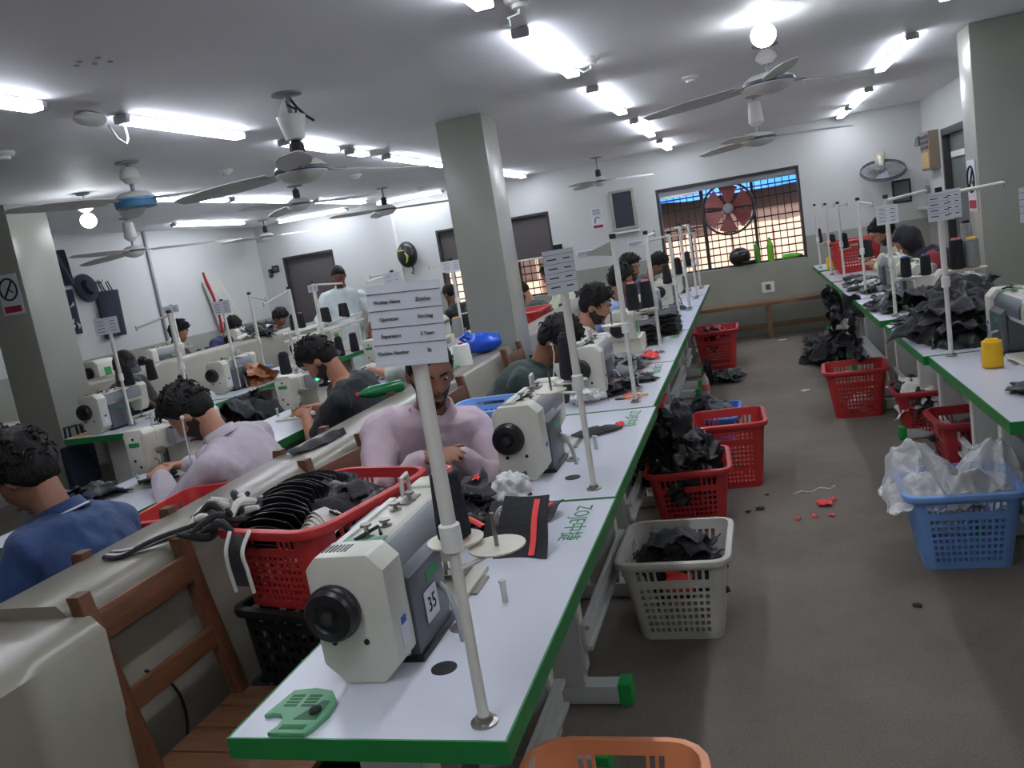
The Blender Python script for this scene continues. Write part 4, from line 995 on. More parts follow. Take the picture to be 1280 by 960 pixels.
stand('thread stand right of the standing man with twin arms', -3.6, 8.2, 0.72, [(0.3, 0.05, 0.05, 0.05)], (0.62, R(20), 0.18, 0.2), [(-0.3, 0.1, 0.0), (-0.28, -0.05, -0.05)], r=0.015)
stand('thread stand behind the left half wall with a small white sign', -5.55, 7.15, 0.62, [(0.2, 0.05, 0.06, 0.05)], (0.6, R(20), 0.16, 0.07), z0=0.9)
rk_ = thing('thread_rack', 'long double rail rack of black cones before the standing man', 'thread rack', (-4.15, 7.5, TZ))
for dz in (0.33, 0.26):
    MB().tube([(0, -0.72, dz), (0, 0.72, dz + 0.02)], 0.011, 8).build('rail', m_pole, rk_)
    MB().tube([(0.12, -0.72, dz), (0.12, 0.72, dz + 0.02)], 0.011, 8).build('rail', m_pole, rk_)
for s in (-0.7, 0.7): MB().cyl((0.06, s, 0), (0.06, s, 0.36), 0.011, n=10).build('post', m_pole, rk_)
for s in (-0.7, 0.7): MB().tube([(0, s, 0.33), (0.12, s, 0.33)], 0.009, 6).build('tie', m_pole, rk_)
for k, (dx, dy) in enumerate(((0.0, -0.5), (0.0, -0.35), (0.12, -0.05), (0.0, 0.1), (0.12, 0.35), (0.0, 0.5))):
    cone(('first', 'second', 'third', 'fourth', 'fifth', 'sixth')[k] + ' black cone from the left on the long rail rack', (-4.15 + dx, 7.5 + dy, TZ + 0.343), 'k', m_pinkcore if k % 2 else m_rubber)
cone('left black cone of the pair right of the black t-shirt man', (-3.93, 7.38, TZ), 'k', m_rubber, 0.2, 0.045, 0.035)
cone('right black cone of the pair right of the black t-shirt man', (-3.91, 7.66, TZ), 'k', m_pinkcore, 0.2, 0.045, 0.035)
cone('left black cone of the pair left of the black t-shirt man', (-4.02, 6.5, TZ), 'k', m_rubber, 0.2, 0.05, 0.042)
cone('right black cone with red foot left of the black t-shirt man', (-3.92, 6.62, TZ + 0.03), 'k', m_pinkcore, 0.2, 0.05, 0.042)
cone('black cone behind the left half wall by the dark-haired worker', (-5.50, 7.36, 0.9), 'k')
cone('second black cone behind the left half wall by the dark-haired worker', (-5.50, 7.50, 0.9), 'k')
cone('black cone on the beige bench at the far left', (-5.85, 5.05, 0.78), 'k', m_rubber, 0.16, 0.05, 0.045)
cone('second black cone on the beige bench at the left edge', (-6.02, 5.0, 0.78), 'k', m_rubber, 0.15, 0.045, 0.04)
stand('thread stand with white sign by the left edge of the centre pillar', -2.86, 8.0, 0.74, [(0.2, 0.05, 0.05, 0.06)], (0.69, R(18), 0.2, 0.1), [(-0.2, -0.1, -0.02)], r=0.016)
cone('grey thread cone with yellow core left of the centre pillar', (-2.80, 7.70, TZ), 'g', m_thread_y, 0.2, 0.05, 0.045)
stand('short thread stand with a crossbar left of the centre pillar', -2.72, 6.9, 0.45, [], None, [(-0.15, -0.05, 0)], r=0.014)
tw = thing('thread_cone', 'large white thread cone on the half wall left of the blue bag', 'thread cone', (-1.68, 4.62, 0.921), 0, 'thread cones')
MB().lathe([(0.05, 0), (0.055, 0.004), (0.05, 0.115), (0.046, 0.125), (0.03, 0.127)], 24).build('thread_winding', m_white, tw)
MB().cyl((0, 0, 0.12), (0, 0, 0.135), 0.016, n=14).build('cone_core', m_signred, tw)

# ------------------------------------------------------------------ wooden chairs
def chair(label, x, y, rz, h=0.94, sw=0.40, sd=0.40, sz=0.49):
    """back legs at local -x, sitter faces +x"""
    t = thing('wooden_chair', label, 'chair', (x, y, 0), rz, 'brown wooden chairs')
    rake = 0.07
    for s in (-1, 1):
        yy = s * (sw / 2 - 0.02)
        MB().loft([[Vector((px + dx, yy + dy, pz)) for dx, dy in ((-.018, -.02), (.018, -.02), (.018, .02), (-.018, .02))] for px, pz in ((-0.005, 0.0), (0.015, sz), (-rake * 0.55, h * 0.8), (-rake, h))]).build('back_post', m_woodz, t, bevel=0.003)
        MB().b2(sd - 0.04, sd, yy - 0.018, yy + 0.018, 0, sz - 0.02).build('front_leg', m_woodz, t, bevel=0.003)
        MB().b2(0.02, sd - 0.03, yy - 0.01, yy + 0.01, 0.17, 0.20).build('side_stretcher', m_wood, t, bevel=0.002)
    for k in range(4):
        y0 = -sw / 2 + k * sw / 4
        MB().b2(0.0, sd + 0.02, y0 + 0.003, y0 + sw / 4 - 0.003, sz - 0.02, sz).build('seat_plank', m_woodx, t, bevel=0.002)
    for s in (-1, 1): MB().b2(0.02, sd, s * (sw / 2 - 0.03) - 0.012, s * (sw / 2 - 0.03) + 0.012, sz - 0.07, sz - 0.0205).build('seat_rail', m_wood, t, bevel=0.002)
    for zc, hh in ((h - 0.085, 0.075), (sz + 0.17, 0.055)):
        x0 = 0.015 - rake * ((zc - sz) / (h - sz)) * 1.05
        MB().box((x0 - 0.004, 0, zc), (0.02, sw - 0.075, hh), Matrix.Rotation(R(-6), 3, 'Y')).build('back_slat', m_wood, t, bevel=0.003)
    return t
m_woodx = M('seat_wood', (112, 74, 50), 0.45, var=0.3, scale=5, bump=0.2, bscale=30, stretch=(1.2, 9, 9))
ch = chair('empty brown wooden chair at the nearest table against the half wall', -1.485, 1.64, 0)
def cdup(label, x, y, rz): return dup(ch, (x, y, 0), rz, label)
cdup('brown wooden chair behind the worker in the pink shirt', -1.50, 2.74, R(-8))
cdup('brown wooden chair beside the half wall behind the worker in the dark green shirt', -1.46, 3.92, R(0))
cdup('brown wooden chair under the bearded worker in white', -1.47, 5.16, 0)
cdup('brown wooden chair under the worker in light blue', -1.47, 6.68, 0)
cdup('brown wooden chair under the worker in purple', -1.47, 7.98, 0)
cdup('brown wooden chair of the farthest worker left of the aisle', -1.47, 9.45, 0)
for lb, y in (('blue polo shirt', 1.93), ('lilac shirt', 2.95), ('black t-shirt', 4.03), ('pale shirt behind the sign', 5.0), ('dark green by the far window', 8.2), ('white vest by the far window', 9.05), ('navy hood by the far window', 9.7)):
    cdup('brown wooden chair under the worker in the ' + lb, -1.885, y, R(180))
cdup('brown wooden chair with a black bag on it by the left pillar', -4.86, 5.52, R(0))
cdup('brown wooden chair under the second left row worker, out of sight', -4.95, 6.2, R(0))
for lb, y in (('dark-haired worker behind the left half wall', 7.75), ('navy worker behind the left half wall', 8.65), ('farthest worker behind the left half wall', 9.75)):
    cdup('brown wooden chair under the ' + lb, -6.32, y, 0)
for lb, y, x in (('man in pale yellow', 8.32, 1.60), ('woman in black scarf', 7.30, 1.62)):
    cdup('brown wooden chair under the ' + lb, x, y, R(180))
wp = thing('leaning_plank', 'dark wooden stick leaning behind the dark machine at the right edge', 'stick', (1.40, 4.4, 0)); MB().tube([(0.1, 0, 0.0), (0.02, 0.05, 1.15)], 0.018, 6).build('stick', m_woodz, wp)

# ------------------------------------------------------------------ baskets and crates
def basket_meshes(w, d, h, tb=0.78, rc=0.05, nx=11, nz=7, band=0.30, handle=True, th=0.004, name='basket'):
    """rim w x d at height h, bottom tapered by tb; returns (walls, rim, base) meshes"""
    def outline(s, off):
        W, D, r = w * s / 2 + off, d * s / 2 + off, rc * s + off
        return W, D, r
    # columns around the perimeter: ('flat', side, t) / corners
    cols = []
    for side in range(4):
        n = 2 * nx + 1; tot = (nx + 1) * 0.38 + nx * 0.62
        for k in range(n + 1): cols.append((side, ((k + 1) // 2 * 0.38 + k // 2 * 0.62) / tot, False, k))
        for k in range(1, 4): cols.append((side, k / 4, True, -1))
    def P(ci, z, off):
        side, t, corner, _ = cols[ci % len(cols)]
        s = tb + (1 - tb) * z / h
        W, D, r = outline(s, off)
        if side == 0: a, b, c0, ang = (-W + r, -D), (W - r, -D), (W - r, -D + r), -90
        elif side == 1: a, b, c0, ang = (W, -D + r), (W, D - r), (W - r, D - r), 0
        elif side == 2: a, b, c0, ang = (W - r, D), (-W + r, D), (-W + r, D - r), 90
        else: a, b, c0, ang = (-W, D - r), (-W, -D + r), (-W + r, -D + r), 180
        if not corner: return Vector((a[0] + (b[0] - a[0]) * t, a[1] + (b[1] - a[1]) * t, z))
        q = R(ang + 90 * t)
        return Vector((c0[0] + r * math.cos(q), c0[1] + r * math.sin(q), z))
    rows = 2 * nz + 1
    z_lo, z_hi = h * 0.07, h * (1 - band)
    zs = [0.0] + [z_lo + (z_hi - z_lo) * ((k + 1) // 2 * 0.40 + k // 2 * 0.60) / ((nz + 1) * 0.40 + nz * 0.60) for k in range(rows + 1)]
    hz0, hz1 = h * (1 - band * 0.78), h * (1 - band * 0.38)
    zs += [hz0, hz1, h]
    nc = len(cols)
    def hole(ci, ri):
        side, t, corner, k = cols[ci % nc]
        if corner or k < 0 or k >= 2 * nx + 1: return False
        if 1 <= ri <= rows:
            return (ri - 1) % 2 == 1 and k % 2 == 1
        if ri == rows + 2:   # the hand hole band
            if handle and side in (0, 2) and abs(k + 0.5 - (2 * nx + 1) / 2) < (nx * 0.42): return True
            return k % 2 == 1 and (k < nx * 0.62 or k > 2 * nx + 1 - nx * 0.62 - 1)
        return False
    mb = MB(); idx = {}
    def vid(ci, ri, o):
        key = (ci % nc, ri, o)
        if key not in idx:
            idx[key] = len(mb.v); mb.v.append(tuple(P(ci, zs[ri], -th if o else 0.0)))
        return idx[key]
    for ri in range(len(zs) - 1):
        for ci in range(nc):
            if hole(ci, ri): continue
            a, b, c_, d_ = (ci, ri), (ci + 1, ri), (ci + 1, ri + 1), (ci, ri + 1)
            mb.f.append(tuple(vid(*q, 0) for q in (a, b, c_, d_)))
            mb.f.append(tuple(vid(*q, 1) for q in (d_, c_, b, a)))
            for (na, e0, e1) in (((ci - 1, ri), d_, a), ((ci + 1, ri), b, c_), ((ci, ri - 1), a, b), ((ci, ri + 1), c_, d_)):
                if 0 <= na[1] < len(zs) - 1 and hole(na[0] % nc, na[1]):
                    mb.f.append((vid(*e1, 0), vid(*e0, 0), vid(*e0, 1), vid(*e1, 1)))
    walls = mb.mesh(name + '_wall', smooth=40)
    rm = MB(); rings = []
    prof = [(-th, h - 0.004), (-th, h + 0.003), (0.004, h + 0.006), (0.018, h + 0.001), (0.021, h - 0.012), (0.017, h - 0.022), (0.012, h - 0.020), (0.012, h - 0.006), (0.002, h - 0.006)]
    n = nc; rm.v = [tuple(P(ci, h, 0) + (P(ci, h, 1.0) - P(ci, h, 0)) * o + Vector((0, 0, z - h))) for (o, z) in prof for ci in range(nc)]
    for i in range(len(prof)):
        for ci in range(nc):
            j = (i + 1) % len(prof); k = (ci + 1) % nc
            rm.f.append((i * nc + ci, i * nc + k, j * nc + k, j * nc + ci))
    rim = rm.mesh('rim', smooth=50)
    bs = MB().prism([(P(ci, 0, -0.001).x, P(ci, 0, -0.001).y) for ci in range(nc) if cols[ci][2] or cols[ci][3] in (0,)], 0.0, 0.006).mesh('base', smooth=0)
    return walls, rim, bs
_bm = {}
def basket(label, loc, rz, mat, dims=(0.42, 0.40, 0.33), name='plastic_basket', rot=None, group=None, cat='basket', scale=None, **kw):
    key = (dims, tuple(sorted(kw.items())))
    if key not in _bm: _bm[key] = basket_meshes(*dims, **kw)
    t = thing(name, label, cat, loc, rz, group, rot)
    if scale: t.scale = scale
    for nm, me in zip(('basket_wall', 'rim', 'base'), _bm[key]):
        o = obj(nm, me, None, t)
        if not me.materials: me.materials.append(None)
        o.material_slots[0].link = 'OBJECT'; o.material_slots[0].material = mat
    return t
D1 = (0.40, 0.44, 0.33)
basket('grey-white lattice basket of black scraps standing beside the nearest tables', (-0.405, 3.16, 0), R(-1), m_greyb, D1)
basket('red basket heaped with shiny black pieces behind the grey-white basket', (-0.43, 4.28, 0), R(3), m_red, D1)
basket('tall empty red basket standing behind the heaped red basket', (-0.235, 4.92, 0), R(2), m_red, (0.40, 0.40, 0.385), nz=9)
basket('low royal blue basket with black pieces, left of the aisle', (-0.43, 5.8, 0), R(-3), m_blue, (0.46, 0.5, 0.23), nz=3)
basket('farthest red basket left of the aisle near the back bench', (-0.43, 8.85, 0), R(0), m_red, (0.42, 0.5, 0.4), nz=8)
basket('bright red basket standing at the right side of the aisle', (0.615, 6.32, 0), R(-4), m_red, (0.40, 0.42, 0.34))
basket('dark red basket of black and white pieces under the tables right of the aisle', (0.945, 5.62, 0), R(-3), m_dred, (0.36, 0.36, 0.30))
basket('second dark red basket under the nearest right table', (0.98, 4.6, 0), R(2), m_dred, (0.36, 0.36, 0.36))
basket('light blue basket filled with clear plastic at the right edge', (0.705, 3.68, 0), R(-2), m_lblue, (0.41, 0.40, 0.325), nx=12)
basket('peach plastic basket cut off by the bottom edge of the picture', (-0.455, 1.68, 0), R(0), m_peach, (0.43, 0.44, 0.293), nx=10, rc=0.09)
basket('red basket full of black fanned pieces on the dark crates by the half wall', (-1.25, 2.10, 0.70), R(-13), m_red, (0.36, 0.54, 0.235), tb=0.88, rc=0.07)
basket('red basket lying behind the half wall between the blue polo and lilac shirts', (-2.02, 2.46, 0.60), R(5), m_red, (0.26, 0.40, 0.25), nz=5, nx=8)
basket('red basket beyond the centre pillar in front of the worker in dark green', (-2.05, 7.55, 0.60), R(0), m_red, (0.34, 0.6, 0.36), nz=6)
basket('red basket standing on the far right tables before the back wall', (0.98, 8.95, 0.782), R(4), m_red, (0.46, 0.36, 0.31), nz=6)
basket('small red basket tucked under the table edge behind the heaped basket', (-0.66, 4.62, 0.34), R(0), m_red, (0.2, 0.34, 0.26), nz=5, nx=7)
basket('light blue tray standing beside the pink shirted man', (-1.17, 3.38, 0.79), R(2), m_lblue, (0.28, 0.32, 0.12), nz=2, nx=6)
for k in range(3):
    basket(('lowest', 'middle', 'topmost')[k] + ' black slatted crate of the stack under the red basket', (-1.26, 2.10, 0.0005 + 0.232 * k), R(-13), m_crate, (0.34, 0.50, 0.232), name='black_crate', group='black crates under the red basket', cat='crate', tb=0.94, rc=0.03, nx=9, nz=4, band=0.22)
for nm, x, y, zt in (('behind the blue polo shirt', -2.02, 2.46, 0.60), ('beyond the centre pillar', -2.05, 7.55, 0.60), ('replaced', -1.17, 3.38, 0.79)):
    t = thing('wooden_stool', 'wooden stool carrying the light blue tray beside the pink shirted man' if nm == 'replaced' else 'wooden stool carrying the red basket ' + nm, 'stool', (x, y, 0))
    MB().b2(-0.12, 0.12, -0.16, 0.16, zt - 0.03, zt - 0.0005).build('seat', m_wood, t, bevel=0.004)
    for sx in (-1, 1):
        for sy in (-1, 1): MB().b2(sx * 0.10 - 0.015, sx * 0.10 + 0.015, sy * 0.13 - 0.015, sy * 0.13 + 0.015, 0, zt - 0.03).build('leg', m_woodz, t, bevel=0.003)

# ------------------------------------------------------------------ people
SKIN = {}
def skin_mat(c):
    if c not in SKIN:
        SKIN[c] = M('skin_%d' % len(SKIN), c, 0.5, var=0.07, scale=18, bump=0.1, bscale=150, spec=0.35)
        SKIN[c].node_tree.nodes['Principled BSDF'].inputs['Subsurface Weight'].default_value = 0.08
        SKIN[c].node_tree.nodes['Principled BSDF'].inputs['Subsurface Radius'].default_value = (0.01, 0.004, 0.002)
    return SKIN[c]
m_hair = M('black_hair', (17, 15, 15), 0.6, var=0.3, scale=30, bump=0.8, bscale=90, stretch=(1, 1, 0.35), spec=0.3)
m_beard = M('beard_hair', (54, 42, 37), 0.7, var=0.35, scale=60, bump=0.9, bscale=140)
m_eyew = M('eye_white', (178, 166, 156), 0.3)
m_iris = M('iris_dark', (30, 20, 16), 0.2)
m_lip = M('lip_tone', (122, 76, 66), 0.5)
m_shoe = M('dark_shoe', (34, 30, 28), 0.5)
m_trs = M('dark_trousers', (42, 44, 52), 0.85, var=0.1, bump=0.3)
_mats = {}
def cloth_mat(c):
    if c not in _mats: _mats[c] = M('shirt_cloth_%d' % len(_mats), c, 0.82, var=0.07, scale=7, bump=0.6, bscale=22, sheen=0.1)
    return _mats[c]

def finish(mb, voxel, smooth=4, wr=0.0, wscale=14.0, seed=0, post=None):
    """one continuous skin out of overlapping closed pieces"""
    me = bpy.data.meshes.new('tmp'); me.from_pydata(mb.v, [], mb.f)
    bm = bmesh.new(); bm.from_mesh(me); bmesh.ops.recalc_face_normals(bm, faces=bm.faces); bm.to_mesh(me); bm.free()
    o = bpy.data.objects.new('tmp', me); COL.objects.link(o)
    a = o.modifiers.new('r', 'REMESH'); a.mode = 'VOXEL'; a.voxel_size = voxel; a.adaptivity = 0
    b = o.modifiers.new('s', 'SMOOTH'); b.factor = 0.5; b.iterations = smooth
    dg = bpy.context.evaluated_depsgraph_get()
    out = bpy.data.meshes.new_from_object(o.evaluated_get(dg))
    bpy.data.objects.remove(o); bpy.data.meshes.remove(me)
    if wr:
        sd = Vector((seed * 3.7, seed * 1.3, seed * 2.1))
        ns = [v.normal.copy() for v in out.vertices]
        for v, n in zip(out.vertices, ns):
            p = v.co * wscale + sd
            f = 1 - abs(noise.noise(Vector((p.x, p.y, p.z * 0.55)))) * 2.2
            g = noise.noise(p * 2.3)
            v.co += n * wr * (f * 0.8 + g * 0.5 - 0.2)
    out.shade_smooth()
    return out

def capsule(mb, p0, p1, r0, r1, n=12, ends=True):
    p0, p1 = Vector(p0), Vector(p1); d = p1 - p0; L = d.length; t = d.normalized() if L > 1e-6 else Vector((0, 0, 1))
    pts = []; rs = []
    for k in (0.0, 0.35, 0.7, 0.93): pts.append(p0 - t * r0 * (1 - k)); rs.append(max(0.003, r0 * math.sqrt(max(0, 1 - (1 - k) ** 2))))
    pts.append(p0); rs.append(r0); pts.append(p1); rs.append(r1)
    for k in (0.93, 0.7, 0.35, 0.0): pts.append(p1 + t * r1 * (1 - k)); rs.append(max(0.003, r1 * math.sqrt(max(0, 1 - (1 - k) ** 2))))
    mb.tube(pts, rs, n)

def head_dirs(nu=36, nv=28):
    for i in range(nv + 1):
        ph = math.pi * i / nv
        for j in range(nu):
            a = 2 * math.pi * j / nu
            yield Vector((math.sin(ph) * math.sin(a), math.sin(ph) * math.cos(a), -math.cos(ph)))

def ss(a, b, x):
    t = max(0.0, min(1.0, (x - a) / (b - a))); return t * t * (3 - 2 * t)

def head_point(d):
    a, b, c = 0.074, 0.095, 0.116
    x, y, z = a * d.x, b * d.y, c * d.z
    low = ss(0.02, -0.11, z)
    x *= 1 - 0.27 * low
    if y < 0: y *= 1 - 0.34 * ss(-0.0, -0.1, z)
    else: y += 0.010 * low * (1 - abs(d.x)) ; y *= 1 - 0.04 * ss(0.03, 0.1, z)
    x *= 1 + 0.05 * math.exp(-((z - 0.045) / 0.04) ** 2)
    if d.y > 0.2:
        f = ss(0.2, 0.5, d.y)
        ax = abs(x)
        y += f * 0.006 * math.exp(-((z - 0.026) / 0.011) ** 2) * math.exp(-(ax / 0.05) ** 4)
        y -= f * 0.012 * math.exp(-(((ax - 0.031) / 0.017) ** 2 + ((z - 0.007) / 0.013) ** 2))
        nr = 0.0
        if -0.046 < z < 0.024:
            q = (0.024 - z) / 0.058
            nr = (0.006 + 0.020 * q) * (1 if z > -0.034 else max(0, (z + 0.046) / 0.012))
        y += f * nr * math.exp(-(ax / (0.009 + 0.006 * ss(0.0, -0.035, z))) ** 2)
        y += f * 0.006 * math.exp(-((ax / 0.024) ** 2 + ((z + 0.060) / 0.006) ** 2))
        y += f * 0.006 * math.exp(-((ax / 0.022) ** 2 + ((z + 0.074) / 0.007) ** 2))
        y -= f * 0.003 * math.exp(-((ax / 0.026) ** 2 + ((z + 0.067) / 0.003) ** 2))
        y += f * 0.008 * math.exp(-((ax / 0.025) ** 2 + ((z + 0.098) / 0.016) ** 2))
        y += f * 0.004 * math.exp(-(((ax - 0.045) / 0.018) ** 2 + ((z + 0.018) / 0.02) ** 2))
    return Vector((x, y, z))

def sphere_mesh(mb, fn, mat, c, nu=36, nv=28):
    vs = []; fs = []
    for d in head_dirs(nu, nv): vs.append(c + mat @ fn(d))
    for i in range(nv):
        for j in range(nu):
            p, q = i * nu + j, i * nu + (j + 1) % nu
            fs.append((p, q, q + nu, p + nu))
    fs.append(tuple(reversed(range(nu)))); fs.append(tuple(range(nv * nu, (nv + 1) * nu)))
    mb.add(vs, fs)

def hair_fn(style, seed):
    sd = Vector((seed * 5.1, seed * 2.3, seed))
    vol = {'short': 0.012, 'full': 0.024, 'messy': 0.034, 'fade': 0.010, 'long': 0.022, 'thin': 0.006}[style]
    def fn(d):
        p = head_point(d)
        front = 0.060 + 0.006 * math.cos(p.x * 60)
        back = -0.062 if style in ('full', 'messy', 'short') else -0.045
        if style == 'long': back = -0.12
        # hairline height as a function of how far forward the point lies
        t = ss(-0.03, 0.085, p.y)
        side = ss(0.020, 0.062, p.y)
        line = back * (1 - ss(-0.045, 0.02, p.y)) + (0.0) * ss(-0.045, 0.02, p.y) * (1 - side) + front * side
        m = ss(-0.010, 0.014, p.z - line)
        topv = ss(0.0, 0.1, p.z)
        k = vol * (0.45 + 0.75 * topv)
        if style == 'fade' or style == 'full' or style == 'messy': k *= 1 + 0.5 * ss(0.02, 0.09, p.y) * topv
        nz = noise.noise(d * 4.5 + sd) * (0.30 if style in ('messy', 'full') else 0.15) + noise.noise(Vector((d.x * 14, d.y * 14, d.z * 5)) + sd) * (0.28 if style == 'messy' else 0.12)
        off = -0.008 + (0.008 + k * (1 + nz)) * m
        return p + d.normalized() * off
    return fn

def beard_fn(full):
    def fn(d):
        p = head_point(d)
        m = 0.0
        if p.y > -0.012:
            line = -0.040 + 0.045 * ss(0.05, 0.0, p.y)
            m = ss(0.008, -0.010, p.z - line)
            mouth = math.exp(-((p.x / 0.024) ** 4 + ((p.z + 0.067) / 0.011) ** 2)) * ss(0.05, 0.08, p.y)
            m *= 1 - min(1, 1.3 * mouth)
            m *= ss(0.0, 0.02, abs(p.x) - 0.0) if (p.z > -0.045 and abs(p.x) < 0.015 and p.y > 0.09) else 1
        off = -0.007 + (0.007 + (0.010 if full else 0.004) * (0.6 + ss(-0.05, -0.11, p.z))) * m
        return p + d.normalized() * off
    return fn

def ik(S, T, l1, l2, pole):
    d = T - S; D = min(d.length, (l1 + l2) * 0.995); u = d.normalized()
    a = (l1 * l1 - l2 * l2 + D * D) / (2 * D); h = math.sqrt(max(0, l1 * l1 - a * a))
    p = pole - u * pole.dot(u); p.normalize()
    return S + u * a + p * h, S + u * D

def hand(mb, W, dirv, side, normal, curl=0.5, spread=1.0):
    """W wrist, dirv pointing to the fingers, normal = back of the hand; side +1 = right"""
    z = normal - dirv * normal.dot(dirv); z.normalize(); x = dirv.cross(z) * 1.0   # towards thumb for the left hand
    th = -x * side * -1.0
    lat = x
    c0, c1 = W, W + dirv * 0.085
    rings = []
    for t, w, h in ((-0.01, 0.026, 0.018), (0.02, 0.034, 0.017), (0.05, 0.041, 0.015), (0.085, 0.040, 0.012), (0.095, 0.034, 0.008)):
        c = W + dirv * t
        rings.append([c + lat * (w * math.cos(2 * math.pi * k / 12)) + z * (h * math.sin(2 * math.pi * k / 12)) for k in range(12)])
    mb.loft(rings)
    for k, (L, o) in enumerate(((0.070, -0.030), (0.079, -0.010), (0.073, 0.010), (0.058, 0.029))):
        o *= spread
        s = -1 if side > 0 else 1
        b = W + dirv * (0.083 - abs(o) * 0.12) + lat * (o * s * -1)
        d = (dirv + lat * (o * s * -1) * 3).normalized(); p = b
        for seg, (fr, an) in enumerate(((0.42, 0.25), (0.32, 0.55), (0.26, 0.45))):
            a = an * curl * 1.6
            d = (d * math.cos(a) - z * math.sin(a)).normalized()
            q = p + d * L * fr
            capsule(mb, p, q, 0.0085 - 0.0008 * seg, 0.008 - 0.0009 * seg, 8); p = q
    s = -1 if side > 0 else 1
    b = W + dirv * 0.022 + lat * (0.024 * s * 1.0)
    d = (dirv * 0.7 + lat * (0.65 * s) - z * 0.25).normalized(); p = b
    for seg, L in enumerate((0.040, 0.030, 0.024)):
        q = p + d * L; capsule(mb, p, q, 0.0115 - 0.0015 * seg, 0.0105 - 0.0015 * seg, 8); p = q
        d = (d + dirv * 0.35 - z * 0.15 * curl).normalized()

